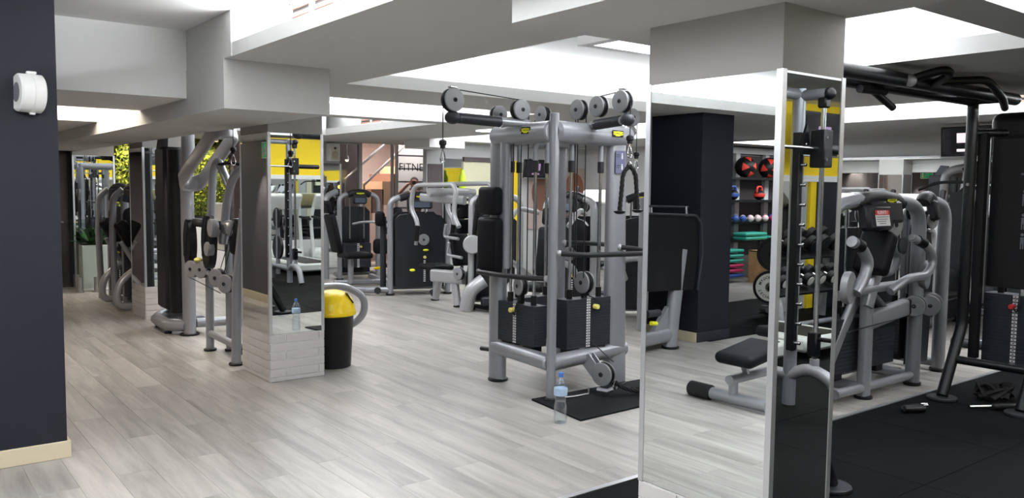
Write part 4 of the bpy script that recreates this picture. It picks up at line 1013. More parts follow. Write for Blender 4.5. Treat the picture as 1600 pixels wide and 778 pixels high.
# ================================================================== LEFT ROW
t = thing('lat_pulldown', 'tall grey pulldown machine with dark stack cover, slanted oval arm and round pulleys', 'gym machine', (2.62, 8.6, 0)); k = Kit(t, world=True)
k.P('main_post', k.mb().tube([(2.62, 8.98, 0.02), (2.62, 8.98, 1.6), (2.62, 8.92, 2.0), (2.62, 8.92, 2.36)], 0.085, 0.065, seg=20, up=(1, 0, 0)), 'silver'); k.foot(2.62, 8.98, 0.1)
k.P('stack_cover', k.mb().bb(2.50, 2.74, 9.40, 9.76, 0.22, 2.0, 0.03), 'charcoal')
k.P('stack_cover', k.mb().tube([(2.58, 9.24, 0.22), (2.58, 9.24, 1.96)], 0.11, 0.08, seg=20, up=(1, 0, 0)), 'black')
k.P('cover_cap', k.mb().prism([(0, 0), (0.28, 0.02), (0.34, 0.24), (0.16, 0.26)], (2.56, 9.72, 1.98), (0, -1, 0), (0, 0, 1), 0.05), 'dark_grey')
k.tube('base_frame', [(2.60, 8.98, 0.10), (2.46, 9.16, 0.09), (2.46, 9.66, 0.10), (2.60, 9.80, 0.13), (2.74, 9.66, 0.13), (2.76, 9.1, 0.12)], 0.075, 'silver', r2=0.06, fil=0.12, seg=14)
k.foot(2.46, 9.2, 0.04); k.foot(2.5, 9.7, 0.04)
k.P('base_rail', k.mb().tube([(2.7, 9.0, 0.12), (3.6, 8.9, 0.12)], 0.05, seg=14), 'silver')
# slanted oval ring arm
d0 = Vector((0, -0.98, 0.42)); n_ = d0.normalized(); c0 = Vector((2.60, 8.74, 1.64)); side = Vector((1, 0, 0)); pts = []
for i in range(13):
    a = PI / 2 + PI * i / 12; pts.append(c0 + side * (0.105 * math.sin(a)) + n_ * (0.105 * math.cos(a)))
for i in range(13):
    a = -PI / 2 + PI * i / 12; pts.append(c0 + d0 + side * (0.105 * math.sin(a)) + n_ * (0.105 * math.cos(a)))
nn = n_.cross(side)
k.P('oval_arm', k.mb().sweep(pts, rrect(0.04, 0.17, 0.019, 3), closed=True, up=nn), 'light_silver')
k.pulley((2.60, 7.58, 2.18), (1, 0.1, 0), 0.085, 0.05, bolt=True)
k.P('pulley_fork', k.mb().tube([(2.60, 7.74, 2.12), (2.60, 7.68, 2.22), (2.60, 7.58, 2.18)], 0.014, seg=8), 'steel')
k.cable([(2.60, 7.5, 2.14), (2.60, 7.5, 1.9)]); cable_end(k, (2.60, 7.5, 1.94))
k.tube('lat_bar', [(2.55, 7.75, 1.78), (2.62, 7.6, 1.80), (2.7, 7.42, 1.76), (2.85, 7.15, 1.78), (3.0, 7.0, 1.80)], 0.016, 'black', fil=0.1)
k.P('backboard', k.mb().bb(2.68, 2.72, 8.0, 8.5, 0.95, 1.42, 0.015), 'white_machine')

k.tube('front_leg', [(2.53, 8.02, 0.02), (2.53, 8.00, 1.0), (2.55, 7.92, 1.72), (2.56, 7.82, 1.84), (2.58, 7.70, 1.70), (2.60, 7.60, 1.56)], 0.038, 'silver', fil=0.10, seg=14); k.foot(2.53, 8.02, 0.06)
k.tube('handle_loop', [(2.58, 7.75, 1.05), (2.58, 7.62, 1.50), (2.60, 7.45, 1.72), (2.66, 7.20, 1.76), (2.9, 7.15, 1.76)], 0.038, 'silver', fil=0.14, seg=14)
k.tube('handle_loop', [(2.70, 7.55, 1.56), (2.85, 7.35, 1.58), (3.1, 7.3, 1.58)], 0.026, 'silver', fil=0.1)
k.P('rear_leg', k.mb().tube([(2.51, 7.24, 0.02), (2.52, 7.23, 0.7), (2.56, 7.12, 1.38)], 0.048, 0.042, seg=16), 'silver'); k.foot(2.51, 7.24, 0.065)
k.P('floor_rail', k.mb().cyl((2.53, 7.98, 0.17), (2.52, 7.28, 0.17), 0.034), 'silver')
k.P('floor_rail', k.mb().tube([(2.55, 7.3, 0.12), (3.2, 7.35, 0.12)], 0.05, seg=12), 'dark_grey')
k.P('side_post', k.mb().tube([(2.68, 7.9, 0.02), (2.68, 7.9, 1.2)], 0.035, seg=12), 'silver'); k.foot(2.68, 7.9)
for (y, z, ry, rz_) in ((8.45, 1.02, 0.115, 0.235), (7.86, 1.06, 0.13, 0.25)):
    c = k.P('cam', k.mb().prism([(ry * math.cos(a * PI / 10), rz_ * math.sin(a * PI / 10)) for a in range(20)], (2.52, y, z), (0, -1, 0), (0, 0, 1), 0.07), 'black')
    k.P('cam_ridge', k.mb().tube([(2.455, y + ry * 0.5, z - 0.13), (2.45, y, z + rz_ * 0.4), (2.46, y - ry * 0.4, z + rz_)], 0.022, seg=8), 'charcoal', c)
for (y, z, r) in ((7.66, 1.20, 0.085), (7.78, 1.0, 0.068)):
    k.P('pivot_cap', k.mb().lathe([(r * 0.96, -0.05), (r, -0.04), (r, 0.0), (r * 0.9, 0.012), (0.01, 0.015)], (2.44, y, z), (-1, 0, 0), 24), 'grey_disc')
k.P('axle', k.mb().cyl((2.54, 8.5, 1.22), (2.54, 7.7, 1.22), 0.042), 'dark_grey')
k.P('seat_mount', k.mb().box((2.60, 7.60, 1.20), (0.12, 0.2, 0.14), 0.03), 'silver')
for (y, z) in ((8.32, 0.77), (8.02, 0.79), (7.58, 0.75), (7.34, 0.72)): k.pulley((2.47, y, z), (0.9, 0.45, 0), 0.085, 0.06)
k.P('pulley_axle', k.mb().cyl((2.50, 8.4, 0.78), (2.50, 7.3, 0.73), 0.026), 'silver')
k.cable([(2.47, 8.5, 0.68), (2.46, 7.48, 0.62)]); k.cable([(2.5, 7.5, 0.8), (2.52, 7.2, 1.3)]); k.cable([(2.5, 7.62, 0.8), (2.54, 7.3, 1.3)])
k.P('weight_bag', k.mb().pad((2.66, 7.55, 1.12), (0.16, 0.16, 0.34), 0.05, 3), 'black')
k.P('yellow_lever', k.mb().ball((2.44, 8.05, 0.88), 0.04, 12, (1, 1.2, 0.6)), 'knob_yellow')
k.P('seat_pad', k.mb().pad((2.95, 7.8, 0.62), (0.36, 0.4, 0.09), 0.04), 'vinyl'); k.P('seat_post', k.mb().cyl((2.95, 7.8, 0), (2.95, 7.8, 0.58), 0.04), 'silver')
k.P('dumbbell_roll', k.mb().cyl((2.80, 7.62, 0.92), (2.80, 7.38, 0.94), 0.07, ch=0.01), 'white_machine')

def simple_pads(k, seat, back, head=None, lean=0.2, face=-1):
    x, y, z = seat
    s_ = k.P('seat_pad', k.mb().pad(seat, (0.36, 0.42, 0.085), 0.04, 4), 'vinyl')
    k.P('seat_stem', k.mb().cyl((x, y, 0.02), (x, y, z - 0.04), 0.045), 'silver')
    k.P('back_pad', k.mb().pad(back, (0.30, 0.08, 0.46), 0.036, 4, R=Rx(-lean * face)), 'vinyl')
    if head: k.P('head_pad', k.mb().pad(head, (0.26, 0.075, 0.19), 0.034, 4, R=Rx(-lean * face)), 'vinyl')

def machine(name, label, loc, rz, w_=0.72, h=1.44, front_shroud=True, frame='silver', group=None, bend=0.17, badge=True, disc=True, r=0.048):
    t = thing(name, label, 'gym machine', (loc[0], loc[1], 0), rz, group); k = Kit(t)
    weight_tower(k, w_, h, 0.30, bend=bend, r=r, frame=frame, badge=badge)
    if front_shroud:
        sw = w_ - 2 * r - 0.03
        sh = k.P('front_shroud', k.mb().prism([(-sw / 2, 0.12), (sw / 2, 0.12), (sw / 2, h - 0.30), (sw / 2 - 0.06, h - 0.24), (sw * 0.15, h - 0.21), (-sw * 0.15, h - 0.21), (-sw / 2 + 0.06, h - 0.24), (-sw / 2, h - 0.30)], (0, 0.0, 0), (1, 0, 0), (0, 0, 1), 0.05), 'shroud')
        m = k.mb()
        for i in range(12): m.bb(0.055, 0.085, -0.054, -0.05, 0.20 + i * 0.027, 0.214 + i * 0.027)
        k.P('number_labels', m, 'paper', sh)
        k.P('selector_pin', k.mb().cyl((0.07, -0.05, 0.56), (0.07, -0.085, 0.56), 0.022, ch=0.005), 'knob_yellow')
        k.P('pin_lever', k.mb().ball((0.085, -0.07, 0.665), 0.03, 10, (1.5, 0.6, 0.6)), 'badge_yellow')
        if disc: k.pulley((0.05, -0.06, 0.82), (0, 1, 0), 0.085, 0.05)
    return t, k

# far-left pair seen along the column line
for (y, lab) in ((12.15, 'grey machine with dark shroud standing before the lit moss wall'), (11.32, 'dark shrouded machine right before the third mirrored column')):
    t, k = machine('selector_machine', lab, (2.66, y), -PI / 2 + 0.15, 0.70, 1.50, badge=False, group='machines along the column line')
    k.tube('front_loop', [(-0.30, -0.16, 0.02), (-0.30, -0.18, 0.9), (-0.30, -0.16, 1.42), (-0.24, -0.06, 1.52)], 0.042, 'silver', fil=0.14)
    k.tube('low_loop', [(0.20, -0.08, 0.06), (0.20, -0.34, 0.06), (0.20, -0.32, 0.36), (0.20, -0.06, 0.55)], 0.045, 'light_silver', fil=0.16)
    k.P('knee_pad', k.mb().pad((0.24, -0.22, 0.98), (0.14, 0.16, 0.34), 0.05, R=Rx(0.5)), 'vinyl')
    k.P('pad_arm', k.mb().tube([(0.24, -0.28, 0.88), (0.20, -0.08, 0.55)], 0.03), 'silver')

# ================================================================== ROW ALONG x = 6
# abductor at the far end
t, k = machine('abductor_machine', 'abductor machine with splayed black knee pads near the glass door', (6.55, 12.75), -0.25, 0.66, 1.44, front_shroud=False)
k.P('seat_pad', k.mb().pad((-0.28, -0.95, 0.50), (0.46, 0.42, 0.09), 0.04, 4, R=Rz(0.2)), 'vinyl')
k.P('back_pad', k.mb().pad((-0.60, -0.85, 0.84), (0.09, 0.34, 0.62), 0.04, 4, R=Rz(0.2) @ Ry(-0.22)), 'vinyl')
k.P('head_pad', k.mb().pad((-0.70, -0.80, 1.26), (0.08, 0.28, 0.2), 0.035, 4, R=Rz(0.2) @ Ry(-0.22)), 'vinyl')
k.P('seat_post', k.mb().cyl((-0.35, -0.95, 0.05), (-0.35, -0.95, 0.46), 0.045), 'silver')
k.P('base_beam', k.mb().box((0.0, -0.85, 0.06), (1.2, 0.10, 0.08), 0.02), 'silver'); k.P('base_beam', k.mb().box((0.2, -0.45, 0.06), (0.10, 0.9, 0.08), 0.02), 'silver')
for (x, y) in ((0.14, -1.05), (0.34, -1.35)):
    kp = k.P('knee_pad', k.mb().pad((x, y, 0.64), (0.30, 0.14, 0.24), 0.06, 4, R=Rz(-0.3)), 'vinyl')
    k.tube('knee_arm', [(x, y, 0.54), (x - 0.05, y - 0.02, 0.36), (x + 0.02, y, 0.18), (x + 0.25, y - 0.05, 0.10)], 0.03, 'silver', fil=0.08)
    k.tube('foot_peg', [(x, y, 0.34), (x + 0.26, y - 0.06, 0.30)], 0.032, 'dark_grey')
k.P('yellow_lever', k.mb().cyl((-0.02, -1.15, 0.30), (0.16, -1.15, 0.31), 0.022), 'yellow_plastic')
k.tube('grip_bar', [(-0.24, -0.62, 0.98), (-0.1, -0.75, 1.02), (0.1, -0.72, 1.02), (0.25, -0.6, 0.94)], 0.02, 'silver', fil=0.08)
k.P('console_box', k.mb().box((0.42, -0.62, 0.92), (0.40, 0.09, 0.22), 0.03, R=Rx(-0.15)), 'charcoal')
k.P('console_dial', k.mb().box((0.42, -0.672, 0.93), (0.16, 0.006, 0.09), 0.002), 'cream_wall'); k.P('console_knob', k.mb().cyl((0.29, -0.66, 0.96), (0.29, -0.69, 0.96), 0.035), 'light_silver')
k.P('rest_pad', k.mb().pad((0.55, -0.40, 1.12), (0.16, 0.12, 0.26), 0.05, R=Ry(0.25)), 'vinyl')
k.tube('frame_leg', [(-0.55, 0.05, 0.02), (-0.55, 0.05, 1.42), (-0.35, 0.1, 1.5)], 0.05, 'silver', fil=0.12)

# shrouded tower with the yellow emblem
t, k = machine('shrouded_machine', 'black shrouded weight tower with yellow emblem left of the chest press', (6.38, 10.50), -0.36, 0.86, 1.42, r=0.052)
k.P('floor_rail', k.mb().tube([(-0.43, 0, 0.08), (-0.75, 0.10, 0.07), (-0.9, 0.35, 0.06)], 0.045, seg=12), 'silver')
k.P('pivot_disc', k.mb().cyl((-0.62, -0.02, 0.08), (-0.62, -0.06, 0.08), 0.05), 'dark_grey')
k.P('arm_post', k.mb().tube([(-0.50, 0.25, 0.03), (-0.50, 0.22, 1.15)], 0.045, seg=12), 'dark_grey')
k.P('arm_pad', k.mb().pad((-0.56, 0.14, 1.12), (0.14, 0.16, 0.22), 0.05), 'vinyl')

# chest press
t = thing('chest_press', 'chest press with silver overhead handle loops and black seat pads', 'gym machine', (6.3, 9.45, 0)); k = Kit(t, world=True)
simple_pads(k, (6.28, 9.88, 0.47), (6.40, 9.45, 0.74), None, lean=-0.28)
k.P('back_pad', k.mb().pad((6.42, 9.36, 1.06), (0.26, 0.08, 0.20), 0.034, 4), 'vinyl'); k.P('head_pad', k.mb().pad((6.44, 9.32, 1.27), (0.28, 0.08, 0.20), 0.036, 4), 'vinyl')
k.P('spine', k.mb().tube([(6.46, 9.27, 0.06), (6.46, 9.27, 1.5)], 0.05, 0.04, seg=14), 'silver')
for (x, dz) in ((6.02, 0.0), (6.62, 0.02)):
    hb = k.tube('press_handle', [(x, 9.98, 0.86), (x, 9.94, 1.10), (x, 10.14, 1.28), (x, 10.08, 1.56 + dz), (x, 9.95, 1.62 + dz), (x, 9.06, 1.63 + dz), (x, 9.0, 1.54), (x, 9.05, 1.22), (x, 8.92, 1.08)], 0.032, 'light_silver', fil=0.12, seg=12)
    k.P('grip', k.mb().cyl((x, 9.99, 0.84), (x, 9.945, 1.06), 0.038, ch=0.006), 'black', hb)
    k.P('grip_tip', k.mb().cyl((x, 10.0, 0.78), (x, 9.99, 0.84), 0.024), 'silver', hb)
k.P('pivot_beam', k.mb().tube([(5.98, 9.6, 1.52), (6.66, 9.5, 1.52)], 0.07, 0.06, seg=16), 'light_silver')
k.P('pivot_arm', k.mb().sweep([(6.1, 9.98, 1.45), (6.3, 9.2, 1.42)], rrect(0.08, 0.12, 0.03), up=(0, 0, 1)), 'light_silver')
k.P('lower_beam', k.mb().sweep([(6.10, 9.66, 0.38), (6.16, 8.98, 0.40)], rrect(0.12, 0.17, 0.03), up=(0, 0, 1)), 'light_silver')
k.P('support_leg', k.mb().tube([(6.24, 9.83, 0.02), (6.24, 9.72, 0.34)], 0.05, seg=12), 'light_silver'); k.foot(6.24, 9.84, 0.06)
k.P('support_leg', k.mb().tube([(6.14, 9.12, 0.02), (6.14, 9.2, 0.36)], 0.06, 0.05, seg=12), 'light_silver'); k.foot(6.14, 9.12, 0.06)
k.P('foot_rail', k.mb().tube([(6.24, 9.83, 0.06), (6.36, 10.1, 0.08)], 0.045, seg=12), 'dark_grey')
for (y, z) in ((9.18, 0.98), (9.10, 0.74)): k.tube('side_handle', [(6.05, y + 0.1, z + 0.12), (6.05, y + 0.14, z - 0.05), (6.05, y - 0.2, z - 0.06)], 0.02, 'silver', fil=0.05)
k.pulley((6.08, 9.0, 0.46), (1, 0.2, 0), 0.085, 0.06)
k.P('yellow_lever', k.mb().ball((6.0, 10.06, 0.42), 0.035, 10, (1, 1.6, 0.6)), 'badge_yellow')
k.P('counterweight', k.mb().cyl((6.5, 9.62, 1.22), (6.5, 9.56, 1.22), 0.08), 'black')

# machine with black tubular hoop
t, k = machine('hoop_machine', 'dark weight machine with black tubular hoop reaching down to the floor', (6.47, 8.72), -0.42, 0.66, 1.46, frame='light_silver', badge=False)
k.tube('guard_hoop', [(0.02, -0.14, 1.54), (-0.20, -0.13, 1.53), (-0.26, -0.1, 1.45), (-0.38, 0.08, 0.16), (-0.34, 0.0, 0.06), (0.01, -0.63, 0.045), (0.30, -0.75, 0.045)], 0.028, 'black', fil=0.09)
k.P('pivot_disc', k.mb().lathe([(0.12, -0.03), (0.125, 0), (0.11, 0.02), (0.03, 0.025)], (-0.34, -0.14, 0.86), (-0.3, -1, 0), 24), 'light_silver')
k.P('care_label', k.mb().box((0.0, -0.052, 0.98), (0.13, 0.004, 0.09)), 'paper'); k.P('care_header', k.mb().box((0.0, -0.0545, 1.015), (0.13, 0.002, 0.02)), 'magenta')
k.P('low_housing', k.mb().tube([(-0.42, -0.15, 0.02), (-0.38, -0.2, 0.28), (-0.2, -0.2, 0.40)], 0.10, 0.09, seg=16, fil=0.1), 'light_silver')
k.P('low_housing', k.mb().tube([(0.12, -0.3, 0.02), (0.10, -0.32, 0.25), (0.25, -0.25, 0.38)], 0.10, 0.09, seg=16, fil=0.1), 'light_silver')
k.P('treadle', k.mb().box((-0.14, -0.28, 0.14), (0.22, 0.12, 0.12), 0.02), 'dark_grey')
k.P('stack_strip', k.mb().box((0.26, -0.06, 0.40), (0.03, 0.01, 0.36)), 'paper')

def press_seat(k, dx=0.0):
    k.P('seat_pad', k.mb().pad((dx, -0.72, 0.48), (0.36, 0.36, 0.085), 0.04, 3), 'vinyl'); k.P('seat_post', k.mb().cyl((dx, -0.72, 0.02), (dx, -0.72, 0.45), 0.045), 'light_silver')
    k.P('back_pad', k.mb().pad((dx, -0.46, 0.86), (0.32, 0.085, 0.58), 0.04, 3, R=Rx(-0.12)), 'vinyl'); k.P('head_pad', k.mb().pad((dx, -0.40, 1.27), (0.26, 0.08, 0.2), 0.036, 3, R=Rx(-0.12)), 'vinyl')
    for sg in (-1, 1):
        k.tube('arm_lever', [(dx + sg * 0.30, -0.3, 0.5), (dx + sg * 0.40, -0.6, 0.72), (dx + sg * 0.38, -0.85, 0.80)], 0.035, 'light_silver', fil=0.1)
        k.tube('arm_lever', [(dx + sg * 0.32, -0.2, 1.30), (dx + sg * 0.42, -0.5, 1.36), (dx + sg * 0.40, -0.72, 1.18)], 0.028, 'light_silver', fil=0.1)
t, k = machine('seated_press', 'seated machine with black back pad seen between the tower rods', (6.60, 7.42), -1.25, 0.66, 1.46, frame='light_silver', badge=False); press_seat(k, 0.0)
t, k = machine('shoulder_machine', 'dark machine with yellow emblem seen through the right half of the tower', (7.45, 7.05), -0.7, 0.66, 1.46, frame='light_silver'); k.tube('lever', [(-0.2, -0.1, 0.5), (-0.3, -0.3, 0.75), (0.1, -0.32, 0.8), (0.3, -0.2, 0.6)], 0.04, 'light_silver', fil=0.12)
t = thing('leg_curl_machine', 'machine with tall black side panel between the tower and the near column', 'gym machine', (7.15, 6.0, 0)); k = Kit(t, world=True)
k.P('side_panel', k.mb().prism([(0, 0.42), (0.42, 0.40), (0.46, 1.0), (0.42, 1.50), (0.05, 1.52)], (6.80, 6.05, 0), (0.62, -0.78, 0), (0, 0, 1), 0.05), 'shroud')
k.P('frame_leg', k.mb().sweep([(7.16, 5.90, 0.02), (7.18, 5.92, 0.7), (7.22, 5.96, 1.45)], rrect(0.10, 0.16, 0.04), up=(1, 0, 0)), 'silver')
k.P('frame_leg', k.mb().sweep([(6.82, 6.42, 0.02), (6.82, 6.42, 1.5)], rrect(0.08, 0.12, 0.03), up=(1, 0, 0)), 'silver')
k.P('floor_rail', k.mb().tube([(6.82, 6.42, 0.09), (7.16, 5.90, 0.09)], 0.05, seg=12), 'silver')
k.pulley((6.90, 6.14, 0.20), (0.8, 0.6, 0), 0.10, 0.05); k.pulley((6.93, 6.10, 0.42), (0.2, 1, 0), 0.08, 0.05, cover='black')
k.cable([(6.92, 6.1, 0.42), (6.95, 6.08, 1.3)]); k.cable([(6.88, 6.16, 0.42), (6.9, 6.14, 1.3)])
k.P('yellow_lever', k.mb().cyl((7.02, 6.0, 0.55), (7.10, 5.95, 0.54), 0.02), 'badge_yellow')
k.P('seat_pad', k.mb().pad((7.45, 6.15, 0.55), (0.4, 0.4, 0.09), 0.04), 'vinyl'); k.P('seat_post', k.mb().cyl((7.45, 6.15, 0.02), (7.45, 6.15, 0.5), 0.045), 'silver')

t = thing('machine_tube', 'bent silver machine tube on an added post right behind the yellow-lidded bin', 'rail', (3.45, 7.45, 0)); k = Kit(t, world=True)
k.tube('frame_tube', [(3.25, 7.58, 0.60), (3.66, 7.42, 0.62), (3.84, 7.36, 0.50), (3.84, 7.36, 0.32), (3.70, 7.42, 0.20), (3.25, 7.55, 0.20)], 0.036, 'silver', fil=0.12, seg=14)
k.P('tube_post', k.mb().cyl((3.25, 7.57, 0.0), (3.25, 7.57, 0.66), 0.04), 'silver'); k.foot(3.25, 7.57, 0.07)  # post added to carry the bent end of a hidden machine
k.P('tube_cap', k.mb().ball((3.25, 7.57, 0.66), 0.04, 12), 'black')

# ================================================================== THINGS BEHIND AND BESIDE THE CAMERA (seen in the mirrors)
t = thing('smith_machine', 'smith machine with black toothed rail and chrome guide rod on rubber floor', 'gym machine', (4.85, -0.05, 0)); k = Kit(t, world=True)
for sg, x in ((1, 5.42), (-1, 4.15)):
    k.P('upright', k.mb().tube([(x - 0.02, -0.13, 0.0), (x - 0.02, -0.13, 2.34)], 0.05, 0.045, seg=16), 'silver')
    f = k.tube('curved_foot', [(x - 0.02, -0.13, 0.22), (x - 0.02, 0.02, 0.30), (x, 0.22, 0.24), (x, 0.30, 0.02)], 0.045, 'light_silver', fil=0.16, seg=14)
    k.tube('rear_foot', [(x - 0.02, -0.13, 0.22), (x - 0.02, -0.8, 0.24), (x - 0.02, -0.88, 0.02)], 0.045, 'silver', fil=0.12)
    k.P('rod_seat', k.mb().cyl((x, 0.06, 0.28), (x, 0.06, 0.37), 0.035), 'light_silver')
    k.P('guide_rod', k.mb().cyl((x, 0.06, 0.30), (x, 0.06, 2.27), 0.018, seg=14), 'chrome')
    ta = k.P('top_arm', k.mb().cyl((x - 0.02, -0.15, 2.29), (x, 0.08, 2.29), 0.04, seg=14), 'silver')
    k.P('arm_cap', k.mb().ball((x, 0.10, 2.29), 0.045, 12), 'black', ta)
    k.P('rod_clamp', k.mb().box((x, 0.06, 2.23), (0.07, 0.07, 0.08), 0.01), 'black')
    rail = k.P('toothed_rail', k.mb().bb(x - 0.10, x - 0.05, -0.12, -0.06, 0.42, 2.02, 0.004), 'black')
    for i in range(11):
        k.P('catch_peg', k.mb().cyl((x - 0.075, -0.06, 0.48 + i * 0.145), (x - 0.075, -0.015, 0.48 + i * 0.145), 0.013, seg=10, ch=0.003), 'chrome', rail)
    c = k.P('carriage', k.mb().box((x, 0.05, 1.90), (0.11, 0.12, 0.27), 0.008), 'black')
    for dz in (-0.08, 0.08): k.P('bolt', k.mb().cyl((x - 0.03, 0.11, 1.9 + dz), (x - 0.03, 0.118, 1.9 + dz), 0.012, seg=8), 'chrome', c)
    k.P('hook', k.mb().prism([(0, 0), (0.10, 0), (0.05, 0.22), (0.0, 0.10)], (x - 0.12, -0.02, 1.86), (1, 0, 0), (0, 0, 1), 0.02), 'black')
    k.P('bar_sleeve', k.mb().cyl((x + sg * 0.05, 0.05, 1.90), (x + sg * 0.42, 0.05, 1.90), 0.035, seg=16, ch=0.008), 'black')
    st = k.P('safety_stop', k.mb().box((x, 0.05, 0.48), (0.07, 0.08, 0.18), 0.01), 'black')
    k.P('stop_handle', k.mb().cyl((x, 0.08, 0.52), (x + sg * 0.03, 0.22, 0.52), 0.016), 'black', st)
    for z, rr in ((0.55, 0.20), (1.05, 0.17)):
        d_ = k.P('weight_disc', k.mb().lathe([(0.03, -0.02), (rr, -0.02), (rr, 0.02), (rr * 0.86, 0.014), (rr * 0.5, 0.012), (0.03, 0.02)], (x - sg * 0.02, -0.62, z), (sg, 0, 0), 26), 'black')
        k.P('disc_ring', k.mb().lathe([(rr * 0.5, 0.013), (rr * 0.82, 0.0165), (rr * 0.82, 0.012), (rr * 0.5, 0.01)], (x - sg * 0.02, -0.62, z), (sg, 0, 0), 26), 'offwhite', d_)
    k.P('disc_peg', k.mb().cyl((x - 0.02, -0.62, 0.1), (x - 0.02, -0.62, 1.2), 0.035), 'silver')
    k.P('tie_beam', k.mb().cyl((x - 0.02, -0.85, 0.24), (x - 0.02, -0.62, 0.24), 0.04), 'silver')
k.P('barbell', k.mb().cyl((4.15, 0.05, 1.90), (5.42, 0.05, 1.90), 0.014, seg=12), 'chrome')
k.P('top_beam', k.mb().cyl((4.15, -0.13, 2.30), (5.42, -0.13, 2.30), 0.04), 'silver')
k.P('rear_beam', k.mb().cyl((4.15, -0.84, 0.22), (5.42, -0.84, 0.22), 0.04), 'silver')

# ---- two-tier dumbbell rack
t = thing('dumbbell_rack', 'two-tier silver dumbbell rack against the back wall', 'rack', (8.7, -2.15, 0)); k = Kit(t)
for x in (-0.85, 0.85):
    k.tube('rack_leg', [(x, 0.28, 0.02), (x, 0.26, 0.34), (x, 0.02, 0.72), (x, -0.25, 0.86), (x, -0.28, 0.02)], 0.04, 'light_silver', fil=0.14, seg=12)
for y, z, a in ((0.12, 0.50, 0.45), (-0.16, 0.86, 0.45)):
    k.P('tray', k.mb().box((0, y, z), (1.74, 0.30, 0.03), 0.004, R=Rx(-a)), 'black')
k.P('floor_bar', k.mb().cyl((-0.85, 0.28, 0.10), (0.85, 0.28, 0.10), 0.03), 'silver')
def dumbbell(name, label, loc, rot, r, L, material, face, group):
    t = thing(name, label, 'dumbbell', loc, 0, group); t.rotation_euler = rot; k = Kit(t)
    k.P('handle', k.mb().cyl((0, -L / 2 + 0.02, 0), (0, L / 2 - 0.02, 0), 0.016), 'chrome')
    for sg in (-1, 1):
        hd = k.P('head', k.mb().lathe([(r * 0.8, 0), (r, 0.012), (r, L * 0.30), (r * 0.85, L * 0.34), (0.01, L * 0.34)], (0, sg * L * 0.17, 0), (0, sg, 0), 20), material)
        k.P('end_face', k.mb().lathe([(r * 0.74, 0), (r * 0.72, 0.005), (r * 0.25, 0.006)], (0, sg * (L * 0.51), 0), (0, sg, 0), 20), face, hd)
ords = ['first', 'second', 'third', 'fourth', 'fifth', 'sixth', 'seventh']
for i in range(7):
    x = 8.7 - 0.72 + i * 0.24
    r = 0.088 + 0.003 * i
    dumbbell('dumbbell', 'black dumbbell on the upper rack tier, %s from the smith machine end' % ords[i], (x, -2.31, 0.905 + r), (-0.45, 0, 0), r, 0.27, 'black', 'charcoal', 'black dumbbells on the upper tier')
    dumbbell('dumbbell', 'white-faced dumbbell on the lower rack tier, %s from the smith machine end' % ords[i], (x, -2.03, 0.545 + 0.078), (-0.45, 0, 0), 0.075, 0.24, 'black', 'offwhite', 'white-faced dumbbells on the lower tier')
for i, x in enumerate((9.3, 9.05)):
    dumbbell('barbell', 'short fixed barbell with white ends on the floor, %s the rack corner' % ('nearest' if i == 0 else 'second from'), (x - 0.25 * i, -1.5 + 0.35 * i, 0.062), (0, 0, 1.2), 0.06, 0.85, 'black', 'offwhite', 'short barbells on the rubber floor')

# ---- adjustable bench
t = thing('weight_bench', 'black padded bench with silver frame reflected in the near column', 'bench', (-0.15, 3.72, 0)); k = Kit(t)
k.P('seat_pad', k.mb().pad((0.05, -0.02, 0.40), (0.46, 0.34, 0.09), 0.045, 4, R=Ry(0.16)), 'vinyl')
k.P('back_pad', k.mb().pad((-0.72, 0.04, 0.48), (0.90, 0.32, 0.085), 0.045, 4, R=Ry(-0.06)), 'vinyl')
k.P('spine', k.mb().tube([(0.2, 0.05, 0.20), (-0.6, 0.05, 0.22), (-1.15, 0.05, 0.14)], 0.04, 0.035, seg=12), 'silver')
k.P('strut', k.mb().tube([(0.0, 0.05, 0.22), (0.06, 0.05, 0.37)], 0.03, 0.02), 'silver'); k.P('strut', k.mb().tube([(-0.7, 0.05, 0.22), (-0.72, 0.05, 0.45)], 0.03, 0.02), 'silver')
k.P('cross_foot', k.mb().cyl((0.15, -0.25, 0.06), (0.15, 0.42, 0.06), 0.045), 'silver'); k.P('foot_post', k.mb().tube([(0.15, 0.05, 0.06), (0.15, 0.05, 0.2)], 0.035), 'silver')
k.P('cross_foot', k.mb().cyl((-1.15, -0.25, 0.06), (-1.15, 0.35, 0.06), 0.045), 'silver'); k.P('foot_post', k.mb().tube([(-1.15, 0.05, 0.06), (-1.15, 0.05, 0.16)], 0.035), 'silver')
k.P('foot_sleeve', k.mb().cyl((0.15, 0.24, 0.06), (0.15, 0.46, 0.06), 0.058, seg=16, ch=0.015), 'black')

# ---- machine with the black board
t = thing('board_machine', 'machine with broad black guard board and silver leg by the navy column', 'gym machine', (-1.2, 5.45, 0)); k = Kit(t, world=True)
k.P('guard_board', k.mb().prism([(0, 0.62), (0.9, 0.58), (0.96, 0.95), (0.93, 1.26), (0.86, 1.33), (0.0, 1.36)], (-0.70, 5.46, 0), (-1, 0.05, 0), (0, 0, 1), 0.03), 'black')
k.P('board_rim', k.mb().tube([(-0.70, 5.42, 1.37), (-1.56, 5.46, 1.34), (-1.64, 5.46, 1.26), (-1.67, 5.46, 0.95), (-1.61, 5.46, 0.58)], 0.012, fil=0.04), 'dark_grey')
k.P('top_rail', k.mb().cyl((-0.7, 5.50, 1.44), (-1.50, 5.52, 1.42), 0.012), 'dark_grey')
for x in (-0.95, -1.46): k.P('rail_peg', k.mb().cyl((x, 5.5, 1.33), (x, 5.51, 1.43), 0.012), 'steel')
k.P('leg', k.mb().sweep([(-1.32, 5.55, 0.02), (-1.34, 5.55, 0.3), (-1.44, 5.55, 1.0)], rrect(0.15, 0.11, 0.045), up=(0, 1, 0)), 'silver'); k.foot(-1.32, 5.55, 0.09)
